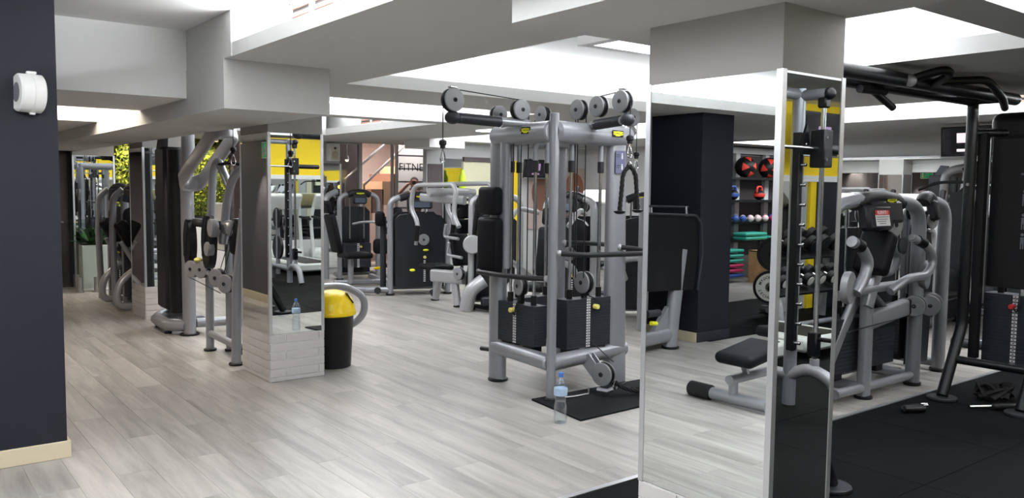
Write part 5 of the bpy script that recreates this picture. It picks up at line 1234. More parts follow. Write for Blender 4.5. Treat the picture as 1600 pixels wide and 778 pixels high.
k.P('floor_beam', k.mb().sweep([(-1.32, 5.55, 0.14), (-0.4, 5.5, 0.12)], rrect(0.10, 0.14, 0.045), up=(0, 0, 1)), 'silver')
k.P('gusset', k.mb().prism([(0, 0), (0.22, 0), (0.0, 0.24)], (-1.26, 5.58, 0.19), (1, 0, 0), (0, 0, 1), 0.05), 'silver')
k.P('leg', k.mb().sweep([(-0.42, 5.5, 0.02), (-0.42, 5.5, 1.2)], rrect(0.1, 0.1, 0.04), up=(0, 1, 0)), 'silver'); k.foot(-0.42, 5.5, 0.07)
k.P('seat_pad', k.mb().pad((-0.75, 5.72, 0.45), (0.36, 0.4, 0.1), 0.04), 'vinyl'); k.P('roller', k.mb().cyl((-0.92, 5.35, 0.42), (-0.75, 5.35, 0.42), 0.035), 'dark_grey')
k.P('yellow_lever', k.mb().cyl((-0.88, 5.34, 0.32), (-0.80, 5.34, 0.33), 0.02), 'badge_yellow')

# ---- plate rack
t = thing('plate_rack', 'plate tree holding round black plates with grey lettered faces', 'rack', (-4.25, 6.35, 0)); k = Kit(t)
k.P('post', k.mb().tube([(-0.25, 0.1, 0.02), (-0.25, 0.1, 1.3)], 0.04, seg=12), 'silver'); k.P('foot_rail', k.mb().tube([(0.12, 0.02, 0.06), (-0.7, 0.1, 0.06)], 0.05, seg=12), 'silver'); k.P('foot_rail', k.mb().tube([(0.06, -0.1, 0.05), (0.02, 0.2, 0.05)], 0.045, seg=12), 'silver')
k.P('leg', k.mb().tube([(0.02, 0.04, 0.05), (-0.05, 0.08, 0.5)], 0.04, 0.03), 'silver')
for z in (0.36, 0.78): k.P('peg', k.mb().cyl((-0.30, 0.06, z), (0.18, -0.02, z), 0.025), 'black')
def plate(label, loc, r, ring=True):
    t = thing('weight_plate', label, 'plate', loc, 0.0, 'plates on the plate tree'); k = Kit(t)
    ax = Vector((0.86, -0.5, 0)).normalized()
    p = k.P('rim', k.mb().lathe([(0.03, -0.022), (r * 0.98, -0.022), (r, -0.012), (r, 0.012), (r * 0.98, 0.022), (r * 0.86, 0.022), (r * 0.83, 0.012), (0.03, 0.012)], (0, 0, 0), ax, 30), 'black')
    if ring:
        k.P('face', k.mb().lathe([(r * 0.84, 0.012), (r * 0.83, 0.016), (r * 0.30, 0.016), (r * 0.28, 0.012)], (0, 0, 0), ax, 30), 'offwhite')
        u = Vector((-ax.y, ax.x, 0)); v = Vector((0, 0, 1)); word = 'TECHNOGYM'
        for half in (0, 1):
            for i, ch in enumerate(word):
                a = PI / 2 + half * PI + (4 - i) * 0.3
                rad = u * math.cos(a) + v * math.sin(a); tan = u * math.sin(a) - v * math.cos(a)
                txt('letter', ch, r * 0.24, frame_m(rad * r * 0.6 + ax * 0.0165, tan, rad), 'print_dark', t, bold=True)
    k.P('hub', k.mb().cyl(ax * -0.03, ax * 0.09, 0.026), 'black')
plate('lettered grey-faced plate on the lowest peg of the plate tree', (-4.06, 6.31, 0.36), 0.215)
plate('larger dark plate hanging on the upper peg of the plate tree', (-4.15, 6.32, 0.78), 0.225, False)
plate('second dark plate behind the lettered one on the plate tree', (-4.30, 6.36, 0.36), 0.20, False)

# ---- accessory shelf with balls, dumbbells, steps
t = thing('accessory_shelf', 'white wall shelving with dark boards holding balls and small dumbbells', 'shelf', (-7.8, 9.25, 0)); k = Kit(t)
k.P('back_panel', k.mb().bb(-1.3, 1.3, 0.2, 0.235, 0.4, 2.22), 'brown_wall')
for x in (-1.3, -0.45, 0.42, 1.28): k.P('upright', k.mb().bb(x - 0.06, x + 0.06, 0.13, 0.2, 0.0, 2.25), 'white_paint')
for z in (1.80, 1.40, 1.02, 0.70): k.P('shelf_board', k.mb().bb(-1.34, 1.34, -0.16, 0.2, z - 0.02, z + 0.02), 'black')
k.P('top_rail', k.mb().bb(-1.34, 1.34, 0.1, 0.2, 2.25, 2.36), 'white_paint')
def medball(label, loc, rot):
    t = thing('medicine_ball', label, 'ball', loc, 0, 'red and black medicine balls'); t.rotation_euler = rot; k = Kit(t); R_ = 0.185
    k.P('ball_shell', k.mb().ball((0, 0, 0), R_, 24), 'black', ang=60)
    for d in ((0, -1, 0.1), (1, -0.3, 0.2), (-1, -0.4, 0.2), (0.2, -0.5, 1), (0.5, -0.8, -0.8), (-0.6, -0.7, -0.8), (0, 1, 0), (-0.2, 0.4, 1)):
        d = Vector(d).normalized(); u = d.orthogonal().normalized(); v = d.cross(u); ring = []
        for i in range(3):
            a = i * 2 * PI / 3 + 0.4; ring.append((d + (u * math.cos(a) + v * math.sin(a)) * 0.5).normalized() * (R_ + 0.002))
        vs = []; N = 4
        for i in range(N + 1):
            for j in range(N + 1 - i):
                p = ring[0] * (1 - (i + j) / N) + ring[1] * (i / N) + ring[2] * (j / N); vs.append(p.normalized() * (R_ + 0.0025))
        idx = lambda i, j: sum(N + 1 - q for q in range(i)) + j
        fs = []
        for i in range(N):
            for j in range(N - i):
                fs.append((idx(i, j), idx(i + 1, j), idx(i, j + 1)))
                if j < N - i - 1: fs.append((idx(i + 1, j), idx(i + 1, j + 1), idx(i, j + 1)))
        m = k.mb().add(vs, fs); k.P('red_patch', m, 'orange_red')
for i, (x, lab) in enumerate(((-7.30, 'red and black medicine ball nearest the navy column on the top shelf'), (-7.98, 'red and black medicine ball in the middle of the top shelf'), (-8.62, 'red and black medicine ball farthest along the top shelf'))):
    medball(lab, (x, 9.16, 2.005), (0.3 * i, 0.2, 0.5 * i - 0.3))
for x, c, lab in ((-7.0, 'blue_plastic', 'blue ring weight on the second shelf'), (-7.75, 'orange_red', 'red kettlebell-shaped weight on the second shelf')):
    t = thing('kettlebell', lab, 'kettlebell', (x, 9.18, 1.42)); k = Kit(t)
    k.P('bell', k.mb().ball((0, 0, 0.09), 0.10, 16, (1, 1, 0.9)), 'black'); k.P('handle', k.mb().tube([(-0.07, 0, 0.13), (-0.07, 0, 0.24), (0.07, 0, 0.24), (0.07, 0, 0.13)], 0.02, fil=0.05), c)
    k.P('bell_band', k.mb().lathe([(0.101, 0.06), (0.105, 0.08), (0.105, 0.11), (0.101, 0.12)], seg=18), c)
cols = [('blue_plastic', 'blue'), ('blue_plastic', 'blue'), ('pink_plastic', 'pale pink'), ('pink_plastic', 'pale pink'), ('pink_plastic', 'pale pink'), ('magenta', 'magenta'), ('blue_plastic', 'blue'), ('orange_red', 'red')]
wh = ['first', 'second', 'third', 'fourth', 'fifth', 'sixth', 'seventh', 'eighth']
for i, (c, nm) in enumerate(cols):
    x = -6.9 - i * 0.215; t = thing('hand_weight', '%s rounded hand weight, %s along the low shelf' % (nm, wh[i]), 'dumbbell', (x, 9.12, 1.02), 0.0, 'small coloured hand weights'); k = Kit(t)
    k.P('bar', k.mb().cyl((0, -0.06, 0.075), (0, 0.06, 0.075), 0.016), c)
    for sg in (-1, 1): k.P('head', k.mb().ball((0, sg * 0.085, 0.075), 0.066 if i != 6 else 0.075, 14, (1, 0.75, 0.9)), c)
for i, (x, z, y, lab) in enumerate(((-7.25, 0.72, 8.98, 'teal step board lying on the lowest shelf, left one'), (-7.25, 0.79, 8.98, 'upper teal step board of the left pair'), (-7.95, 0.72, 8.98, 'dark teal step board beside the teal pair'))):
    t = thing('step_board', lab, 'step', (x, y, z)); k = Kit(t)
    k.P('deck', k.mb().pad((0, 0, 0.035), (0.62, 0.30, 0.06), 0.028, 3), 'teal'); k.P('top_grip', k.mb().box((0, 0, 0.066), (0.5, 0.22, 0.004)), 'charcoal' if i == 2 else 'teal')
for i, c in enumerate(('teal', 'teal', 'teal', 'magenta', 'magenta', 'blue_plastic')):
    o = MB().pad((0, 0, 0), (0.5, 0.26, 0.055), 0.02).build('step_riser', c); o.location = (-6.68, 8.98, 0.52 - i * 0.085 + 0.03)
    tag(o, '%s step riser in the stack beside the wooden box, %s from the top' % ({'teal': 'teal', 'magenta': 'pink', 'blue_plastic': 'blue'}[c], wh[i]), 'step riser', 'step risers stacked by the box')
t = thing('plyo_box', 'plain wooden plyometric box standing below the shelf', 'box', (-7.42, 8.62, 0)); k = Kit(t)
k.P('front_board', k.mb().bb(-0.42, 0.42, -0.26, -0.24, 0.0, 0.56, 0.003), 'box_wood'); k.P('back_board', k.mb().bb(-0.42, 0.42, 0.18, 0.20, 0.0, 0.56, 0.003), 'box_wood')
for x in (-0.41, 0.41): k.P('side_board', k.mb().bb(x - 0.01, x + 0.01, -0.24, 0.18, 0.0, 0.56), 'box_wood')
k.P('top_board', k.mb().bb(-0.42, 0.42, -0.24, 0.18, 0.54, 0.56), 'box_wood')

# ---- cardio machines
def elliptical(label, loc, rz, body='white_machine', group=None):
    t = thing('elliptical_trainer', label, 'cardio machine', (loc[0], loc[1], 0), rz, group); k = Kit(t)
    k.P('rear_housing', k.mb().pad((0, 0.55, 0.36), (0.24, 0.55, 0.62), 0.11, 4), 'dark_grey')
    k.P('base_rail', k.mb().box((0, 0.0, 0.06), (0.14, 1.7, 0.09), 0.03), 'silver')
    for y in (-0.82, 0.82): k.P('cross_foot', k.mb().cyl((-0.28, y, 0.05), (0.28, y, 0.05), 0.045), 'dark_grey')
    k.P('mast', k.mb().sweep([(0, -0.55, 0.08), (0, -0.62, 0.7), (0, -0.58, 1.40)], rrect(0.09, 0.11, 0.035), up=(0, 1, 0)), 'dark_grey')
    c = k.P('console', k.mb().pad((0, -0.52, 1.46), (0.40, 0.10, 0.26), 0.045, 4, R=Rx(-0.6)), body)
    k.P('display', k.mb().box((0, -0.475, 1.488), (0.26, 0.012, 0.14), 0.003, R=Rx(-0.6)), 'lcd', c)
    for sg in (-1, 1):
        a = k.tube('swing_arm', [(sg * 0.24, -0.35, 0.35), (sg * 0.26, -0.55, 0.85), (sg * 0.27, -0.50, 1.2), (sg * 0.27, -0.36, 1.62)], 0.022, 'light_silver', fil=0.1)
        k.P('grip', k.mb().cyl((sg * 0.27, -0.475, 1.27), (sg * 0.27, -0.36, 1.62), 0.03, ch=0.008), 'black', a)
        k.P('pedal_arm', k.mb().cyl((sg * 0.2, -0.4, 0.35), (sg * 0.2, 0.55, 0.28 + sg * 0.1), 0.03), 'silver')
        k.P('pedal', k.mb().pad((sg * 0.2, 0.1, 0.36 + sg * 0.05), (0.17, 0.38, 0.07), 0.03), 'black')
    return t
EL = 'cardio machines in front of the wall mirror'
elliptical('dark elliptical trainer with pale console behind the noticed machine, left of the pair', (9.7, 5.55), -PI / 2 + 0.1, group=EL)
elliptical('dark elliptical trainer with pale console behind the noticed machine, right of the pair', (9.7, 4.65), -PI / 2 + 0.1, group=EL)
elliptical('dark elliptical trainer beyond the black crossover leg', (9.7, 3.75), -PI / 2 + 0.1, 'grey_disc', group=EL)
elliptical('cardio trainer with pale console seen through the tower below the mural', (8.9, 9.5), -0.6)
def treadmill(label, loc, rz, body='white_machine'):
    t = thing('treadmill', label, 'cardio machine', (loc[0], loc[1], 0), rz); k = Kit(t)
    k.P('deck', k.mb().box((0, 0.2, 0.14), (0.78, 1.8, 0.14), 0.03), body); k.P('belt', k.mb().box((0, 0.25, 0.213), (0.5, 1.6, 0.008)), 'black')
    k.P('motor_cover', k.mb().pad((0, -0.62, 0.24), (0.74, 0.36, 0.24), 0.09, 4), body)
    for sg in (-1, 1):
        k.tube('upright', [(sg * 0.37, -0.5, 0.15), (sg * 0.37, -0.62, 0.9), (sg * 0.33, -0.55, 1.25)], 0.035, body, fil=0.1); k.tube('hand_rail', [(sg * 0.36, -0.58, 0.98), (sg * 0.36, -0.1, 0.95)], 0.025, 'black')
    c = k.P('console', k.mb().pad((0, -0.52, 1.28), (0.72, 0.10, 0.34), 0.045, 4, R=Rx(-0.5)), body); k.P('display', k.mb().box((0, -0.47, 1.30), (0.44, 0.012, 0.2), 0.003, R=Rx(-0.5)), 'screen', c)
treadmill('white treadmill facing the back mirror, nearer the smith machine', (6.3, -2.05), 0.0); treadmill('white treadmill facing the back mirror, nearer the dumbbell rack', (7.28, -2.05), 0.0)
elliptical('dark elliptical in the back corner beside the dumbbell rack', (10.4, -1.7), 0.3, 'grey_disc')
# arched lat machine by the right wall
t = thing('arch_machine', 'silver arched machine with dark shroud beyond the elliptical trainers', 'gym machine', (10.75, 4.55, 0), -PI / 2 + 0.2); k = Kit(t)
weight_tower(k, 0.80, 1.88, 0.3, bend=0.24, r=0.06, frame='light_silver', badge=False, lcd=False)
k.P('front_shroud', k.mb().prism([(-0.32, 0.12), (0.32, 0.12), (0.32, 1.6), (-0.32, 1.6)], (0, -0.02, 0), (1, 0, 0), (0, 0, 1), 0.04), 'shroud')
k.tube('pull_bar', [(-0.62, -0.3, 1.62), (-0.4, -0.3, 1.72), (0.4, -0.3, 1.72), (0.62, -0.3, 1.62)], 0.018, 'black', fil=0.1)
k.cable([(0, -0.3, 1.72), (0, -0.1, 1.9)])

def tv(label, loc, rz, w_=0.85, h=0.5, tilt=0.12, glow='screen_glow'):
    t = thing('television', label, 'television', loc, rz); k = Kit(t); R = None; k.M = Matrix.Rotation(tilt, 4, 'X')
    k.P('housing', k.mb().box((0, 0.02, 0), (w_, 0.05, h), 0.008, R=R), 'black'); k.P('screen', k.mb().box((0, -0.008, 0.01), (w_ - 0.05, 0.004, h - 0.07), 0.0, R=R), 'screen')
    k.P('lower_bezel', k.mb().box((0, -0.004, -h / 2 + 0.012), (w_, 0.03, 0.02), 0.004), 'steel')
    for (x, z, ww, hh, m_) in ((-0.12, 0.05, 0.16, 0.11, glow), (0.08, 0.04, 0.10, 0.13, glow), (-0.05, -0.09, 0.30, 0.03, glow)):
        k.P('picture', k.mb().box((x * w_, -0.0115, z), (ww * w_, 0.002, hh), 0, R=R), m_)
    k.M = None; k.P('bracket', k.mb().box((0, 0.14, 0.05), (0.12, 0.22, 0.10), 0.01), 'dark_grey'); k.P('ceiling_mount', k.mb().cyl((0, 0.2, 0.05), (0, 0.2, 0.205), 0.02), 'dark_grey')
tv('wall television above the mirror left of the crossover post', (9.9, 4.34, 2.17), -PI / 2, 0.62, 0.36, 0.1, 'screen_white')
tv('wall television tilted down over the dumbbell rack', (9.5, -2.5, 2.30), PI, 0.85, 0.56, 0.14)
tv('small television bracketed beside the cream panel', (10.0, 12.2, 1.95), 0.0, 0.6, 0.36)

# ================================================================== FAR END
# stair hall behind the glass
hall = sbox('floor_hall', 'hall_wall', 6.0, 12.6, 15.2, 18.6, -0.1, 0.0)
sbox('wall_hall_back', 'hall_wall', 6.0, 12.6, 18.3, 18.5, 0, 2.9); sbox('wall_hall_side', 'stair_brown', 5.8, 6.0, 15.0, 18.5, 0, 2.9)
sbox('wall_hall_right', 'hall_wall', 12.4, 12.6, 13.9, 18.5, 0, 2.9); sbox('ceiling_hall', 'white_paint', 5.8, 12.6, 13.9, 18.6, 2.85, 2.95)
strip('hall_fill_light', 8.8, 16.4, 2.8, 2.5, 1.0, 260, (0, 0, -1), (1.0, 0.93, 0.88))
strip('hall_fill_light', 8.7, 14.45, 2.7, 1.6, 0.2, 30, (0, 0.45, -1), (1.0, 0.95, 0.92))  # added lamp that brightens the dark risers and figure behind the glass
st = struct(bpy.data.objects.new('stair_flight', None)); COL.objects.link(st); st['label'] = 'stairs rising to the right behind the glass'
for i in range(15):
    x0 = 6.3 + i * 0.27; z = 0.17 * (i + 1)
    MB().bb(x0, x0 + 0.30, 15.9, 17.0, max(z - 0.17 * 3, 0), z).build('step', 'stair_tan' if i % 2 else 'stair_brown', st, smooth=False)
for (xa, za, xb, zb) in ((7.30, 1.72, 8.25, 2.50), (7.72, 1.62, 8.75, 2.53)):
    MB().cyl((xa, 14.8, za), (xb, 14.8, zb), 0.024).build('handrail', 'light_silver', st)
    MB().cyl((xa, 14.8, 0), (xa, 14.8, za), 0.02).build('newel', 'steel', st)
# glazed front: door, two panes
win = struct(bpy.data.objects.new('window_1', None)); COL.objects.link(win); win['label'] = 'glazed front with two tall panes looking onto the stairs'
def pane(parent, x0, x1, z0, z1, y=14.06):
    MB().bb(x0, x1, y, y + 0.01, z0, z1).build('pane', 'window_glass', parent, smooth=False)
    m = MB(); f = 0.035
    m.bb(x0 - f, x0, y - 0.03, y + 0.04, z0 - f, z1 + f).bb(x1, x1 + f, y - 0.03, y + 0.04, z0 - f, z1 + f).bb(x0, x1, y - 0.03, y + 0.04, z1, z1 + f).bb(x0, x1, y - 0.03, y + 0.04, z0 - f, z0)
    m.build('pane_frame', 'alu', parent, smooth=False)
pane(win, 7.28, 7.92, 0.1, 2.46); pane(win, 8.05, 9.1, 0.1, 2.46)
MB().bb(7.2, 9.2, 14.0, 14.15, 2.5, 2.76).build('header', 'soffit_paint', win, smooth=False)
txt('lettering', 'FITNESS', 0.215, frame_m((8.07, 14.05, 1.965), (1, 0, 0), (0, 0, 1)), 'print_dark', win, align='LEFT')
# print behind the lettering: white stair risers
for i in range(6): MB().bb(8.62, 9.9, 15.0 + i * 0.001, 15.05, 0.9 + i * 0.27, 0.9 + i * 0.27 + 0.235).build('white_riser', 'white_paint', st, smooth=False)
MB().bb(8.62, 9.9, 15.04, 15.09, 0.6, 2.6).build('riser_back', 'print_grey', st, smooth=False)
m = MB()
for (x, z, a, b) in ((9.42, 1.86, 0.12, 0.13), (9.3, 1.74, 0.12, 0.08), (9.15, 1.62, 0.14, 0.06), (9.0, 1.54, 0.14, 0.05), (9.34, 1.62, 0.10, 0.09)):
    m.prism([(a * math.cos(i * PI / 8), b * math.sin(i * PI / 8)) for i in range(16)], (x, 14.985, z), (1, 0, 0), (0, 0, 1), 0.006)
m.build('athlete_print', 'brown_wall', st, smooth=False)
dr = struct(bpy.data.objects.new('door_2', None)); COL.objects.link(dr); dr.location = (7.01, 14.05, 0); dr['label'] = 'framed glass door at the far end left of the stairs'
MB().bb(-0.2, 0.2, 0, 0.012, 0.06, 2.36).build('door_glass', 'window_glass', dr, smooth=False)
m = MB(); m.bb(-0.25, -0.2, -0.03, 0.04, 0, 2.42).bb(0.2, 0.25, -0.03, 0.04, 0, 2.42).bb(-0.2, 0.2, -0.03, 0.04, 2.36, 2.42).bb(-0.2, 0.2, -0.03, 0.04, 0, 0.06); m.build('door_frame', 'alu', dr, smooth=False)
MB().cyl((0.17, -0.05, 0.95), (0.17, -0.05, 1.25), 0.012).build('door_handle', 'steel', dr)
sbox('wall_hall_partition', 'brown_wall', 6.05, 7.72, 15.05, 15.2, 0, 2.75)
t = thing('pendant_lamp', 'lit lamp with warm glow behind the glass door', 'lamp', (7.3, 14.7, 2.1)); k = Kit(t)
k.P('stem', k.mb().cyl((0, 0, 0.05), (0, 0, 0.75), 0.008), 'white_plastic'); k.P('shade', k.mb().lathe([(0.03, 0.08), (0.045, 0.0), (0.04, 0.0)], seg=16), 'white_plastic'); k.P('bulb', k.mb().ball((0, 0, -0.005), 0.028, 12), 'lamp_glow')
d = bpy.data.lights.new('pendant_light', 'SPOT'); d.energy = 4; d.color = (1, 0.85, 0.65); d.spot_size = 1.7; d.spot_blend = 0.6; d.shadow_soft_size = 0.03
o = bpy.data.objects.new('pendant_light', d); COL.objects.link(o); o.parent = t; o.location = (0, 0, -0.05); o.rotation_euler = (0.5, 0, 0)
# photographer mirrored in the glass, built as a solid figure behind it
def person():
    import bmesh
    root = thing('person', 'reflection of the photographer in a dark T-shirt raising a phone, built as a figure behind the glass', 'person', (8.76, 14.62, 0)); rz = 2 * PI - 0.55; root.rotation_euler = (0, 0, rz)
    # local: facing -Y, metres
    J = {'pel': (0, 0, 0.95, .13), 'wst': (0, 0, 1.10, .125), 'chs': (0, 0, 1.30, .15), 'nck': (0, 0, 1.47, .06), 'nk2': (0, -0.01, 1.54, .055),
         'shl': (-0.19, 0, 1.42, .062), 'ell': (-0.44, -0.12, 1.30, .045), 'wrl': (-0.14, -0.32, 1.62, .033), 'hdl': (-0.09, -0.34, 1.66, .035),
         'shr': (0.19, 0, 1.42, .062), 'elr': (0.42, -0.12, 1.28, .045), 'wrr': (0.14, -0.32, 1.62, .033), 'hdr': (0.09, -0.34, 1.66, .035),
         'hpl': (-0.1, 0, 0.90, .10), 'knl': (-0.11, -0.02, 0.50, .06), 'anl': (-0.12, 0.02, 0.08, .042), 'tol': (-0.13, -0.17, 0.04, .038),
         'hpr': (0.1, 0, 0.90, .10), 'knr': (0.11, -0.02, 0.50, .06), 'anr': (0.12, 0.02, 0.08, .042), 'tor': (0.13, -0.17, 0.04, .038)}
    E_ = [('pel', 'wst'), ('wst', 'chs'), ('chs', 'nck'), ('nck', 'nk2'), ('nck', 'shl'), ('shl', 'ell'), ('ell', 'wrl'), ('wrl', 'hdl'), ('nck', 'shr'), ('shr', 'elr'), ('elr', 'wrr'), ('wrr', 'hdr'),
          ('pel', 'hpl'), ('hpl', 'knl'), ('knl', 'anl'), ('anl', 'tol'), ('pel', 'hpr'), ('hpr', 'knr'), ('knr', 'anr'), ('anr', 'tor')]
    def skinned(name, keys, edges, rootk, grow=0.0, sub=2):
        ks = list(keys); me = bpy.data.meshes.new(name); me.from_pydata([J[q][:3] for q in ks], [(ks.index(a), ks.index(b)) for a, b in edges], [])
        ob = bpy.data.objects.new(name, me); COL.objects.link(ob)
        ob.modifiers.new('s', 'SKIN'); s2 = ob.modifiers.new('u', 'SUBSURF'); s2.levels = sub; s2.render_levels = sub
        sv = me.skin_vertices[0].data
        for i, q in enumerate(ks):
            sv[i].radius = (J[q][3] + grow,) * 2; sv[i].use_root = (q == rootk)
        dg = bpy.context.evaluated_depsgraph_get(); dg.update(); m2 = bpy.data.meshes.new_from_object(ob.evaluated_get(dg)); bpy.data.objects.remove(ob)
        m2.polygons.foreach_set('use_smooth', [True] * len(m2.polygons)); return m2
    b = skinned('body', J.keys(), E_, 'pel'); b.materials.clear(); b.materials.append(MATS['skin']); put('body', b, root)
    for sg in (-1, 1):
        J['sle%d' % sg] = tuple((J['shl' if sg < 0 else 'shr'][i] * 0.35 + J['ell' if sg < 0 else 'elr'][i] * 0.65) for i in range(3)) + (.05,)
    sh = skinned('shirt', ['pel', 'wst', 'chs', 'nck', 'shl', 'shr', 'sle-1', 'sle1'], [('pel', 'wst'), ('wst', 'chs'), ('chs', 'nck'), ('nck', 'shl'), ('nck', 'shr'), ('shl', 'sle-1'), ('shr', 'sle1')], 'chs', 0.016)
    sh.materials.clear(); sh.materials.append(MATS['shirt']); put('shirt', sh, root)
    jn = skinned('trousers', ['pel', 'hpl', 'hpr', 'knl', 'knr', 'anl', 'anr'], [('pel', 'hpl'), ('pel', 'hpr'), ('hpl', 'knl'), ('hpr', 'knr'), ('knl', 'anl'), ('knr', 'anr')], 'pel', 0.018)
    jn.materials.clear(); jn.materials.append(MATS['jeans']); put('trousers', jn, root)
    k = Kit(root)
    k.P('head', k.mb().ball((0, -0.03, 1.66), 0.105, 20, (0.78, 0.95, 1.1)).ball((0, -0.135, 1.65), 0.018, 8, (0.8, 1, 1.4)).ball((-0.085, -0.02, 1.66), 0.025, 8, (0.4, 1, 1.3)).ball((0.085, -0.02, 1.66), 0.025, 8, (0.4, 1, 1.3)).cyl((0, -0.02, 1.5), (0, -0.03, 1.6), 0.055), 'skin', ang=70)
    k.P('hair', k.mb().ball((0, -0.01, 1.70), 0.102, 18, (0.86, 1.0, 0.92)), 'hair', ang=70); k.P('beard', k.mb().ball((0, -0.065, 1.585), 0.062, 14, (1.05, 0.95, 0.75)), 'hair', ang=70)
    for sg in (-1, 1):
        k.P('eye', k.mb().ball((sg * 0.033, -0.122, 1.675), 0.011, 8), 'white_plastic'); k.P('shoe', k.mb().pad((sg * 0.13, -0.08, 0.04), (0.09, 0.27, 0.08), 0.035), 'black')
        for j in range(4): k.P('finger', k.mb().tube([(sg * 0.09, -0.34, 1.645 + j * 0.019), (sg * 0.075, -0.385, 1.648 + j * 0.019), (sg * 0.03 + sg * 0.012 * (j % 2), -0.392, 1.65 + j * 0.018)], 0.0085, fil=0.02, seg=8), 'skin')
        k.P('thumb', k.mb().tube([(sg * 0.095, -0.335, 1.65), (sg * 0.06, -0.345, 1.635), (sg * 0.035, -0.35, 1.64)], 0.0095, fil=0.02, seg=8), 'skin')
    k.P('mouth', k.mb().ball((0, -0.122, 1.612), 0.018, 8, (1.3, 0.4, 0.4)), 'terracotta')
    ph = MB(Matrix.Translation(-Vector((0, 0, 0)))); p = thing('phone', 'dark phone held up by the figure of the reflected photographer behind the glass', 'phone', (0, 0, 0))
    c = Vector((0, -0.372, 1.675)); w_ = Matrix.Rotation(rz, 3, 'Z') @ c + Vector(root.location)
    p.location = w_; p.rotation_euler = (0, 0, rz); kk = Kit(p)
    kk.P('case', kk.mb().box((0, 0, 0), (0.155, 0.009, 0.075), 0.004), 'black'); kk.P('lens', kk.mb().cyl((-0.055, -0.005, 0.02), (-0.055, -0.008, 0.02), 0.008), 'screen')
person()
# speaker on the far wall
t = thing('wall_speaker', 'white wall speaker with round cone above the far mirror strip', 'speaker', (6.63, 13.90, 2.2)); k = Kit(t)
k.P('cabinet', k.mb().box((0, 0, 0), (0.20, 0.16, 0.32), 0.012), 'white_plastic'); k.P('grille', k.mb().box((0, -0.082, -0.02), (0.16, 0.004, 0.24), 0.001), 'offwhite')
k.P('woofer', k.mb().lathe([(0.065, 0), (0.06, 0.004), (0.03, 0.006)], (0, -0.084, -0.05), (0, -1, 0), 20), 'cream_base'); k.P('tweeter', k.mb().lathe([(0.022, 0), (0.02, 0.005)], (0, -0.084, 0.07), (0, -1, 0), 14), 'dark_grey'); k.P('bracket', k.mb().box((0, 0.09, 0), (0.05, 0.04, 0.08)), 'dark_grey')
# mural on the block wall
t = thing('wall_mural', 'brown toned athlete mural on the far right wall', 'mural', (10.75, 12.49, 1.55)); k = Kit(t)
k.P('print_board', k.mb().bb(-0.75, 0.75, -0.02, 0.0, -0.75, 0.45), 'hall_wall')
for (x, z, a, b) in ((-0.35, 0.0, 0.30, 0.36), (0.1, -0.2, 0.34, 0.45), (0.45, 0.1, 0.25, 0.30), (-0.1, 0.28, 0.2, 0.16)):
    k.P('print_shape', k.mb().prism([(a * math.cos(i * PI / 10), b * math.sin(i * PI / 10)) for i in range(20)], (x, -0.0205, z - 0.05), (1, 0, 0), (0, 0, 1), 0.002 + 0.001 * a), 'terracotta' if x > 0 else 'stair_brown')
# lime bottle and cup on the ledge by the mirror strip, amber bottle behind the crossover
t = thing('spray_bottle', 'lime green spray bottle on the stand beside the far mirror strip', 'bottle', (8.3, 12.2, 0)); k = Kit(t)
k.P('stand_pole', k.mb().cyl((0, 0, 0), (0, 0, 1.35), 0.03), 'dark_grey'); k.P('tray', k.mb().cyl((0, 0, 1.35), (0, 0, 1.40), 0.12), 'charcoal'); k.P('roll', k.mb().cyl((0, 0, 1.40), (0, 0, 1.56), 0.09), 'white_plastic'); k.P('bottle', k.mb().lathe([(0.06, 1.56), (0.065, 1.6), (0.06, 1.78), (0.03, 1.84), (0.03, 1.9)], seg=16), 'lime')
t = thing('amber_lamp', 'small amber lit lamp glimpsed between the crossover posts', 'lamp', (11.2, 3.75, 0)); k = Kit(t)
k.P('pole', k.mb().cyl((0, 0, 0), (0, 0, 1.5), 0.015), 'dark_grey'); k.P('foot', k.mb().cyl((0, 0, 0), (0, 0, 0.02), 0.12), 'dark_grey'); k.P('globe', k.mb().ball((0, 0, 1.56), 0.06, 12), 'orange_glow'); k.P('cap', k.mb().lathe([(0.11, 1.68), (0.03, 1.74)], seg=16), 'offwhite')

# ---- far left: moss wall, planter, glass panel
t = thing('moss_wall', 'spotlit green moss panel at the far left end', 'plant wall', (4.15, 14.98, 1.85)); k = Kit(t)
k.P('backing', k.mb().bb(-0.95, 0.95, -0.03, 0.0, -0.80, 0.80), 'moss_base')
rnd = random.Random(3); mats = [mat('moss_light', srgb(150, 160, 52), 0.8), mat('moss_mid', srgb(96, 116, 38), 0.8), mat('moss_dark', srgb(46, 62, 24), 0.8)]
for q in range(3):
    m = k.mb()
    for i in range(1100):
        x, z = rnd.uniform(-0.94, 0.94), rnd.uniform(-0.79, 0.79); s_ = rnd.uniform(0.02, 0.05)
        n0 = Vector((rnd.uniform(-1, 1), rnd.uniform(-1.2, -0.2), rnd.uniform(-1, 1))).normalized(); u = n0.orthogonal().normalized(); v = n0.cross(u); c = Vector((x, -0.03 - rnd.uniform(0, 0.05), z))
        m.add([c - u * s_ * 0.4, c + v * s_ * 0.6 + n0 * 0.01, c + u * s_ + n0 * 0.02, c - v * s_ * 0.5 + n0 * 0.01], [(0, 1, 2, 3)])
    tag(m.build('moss_tufts', mats[q], t, smooth=False), None, kind='stuff')
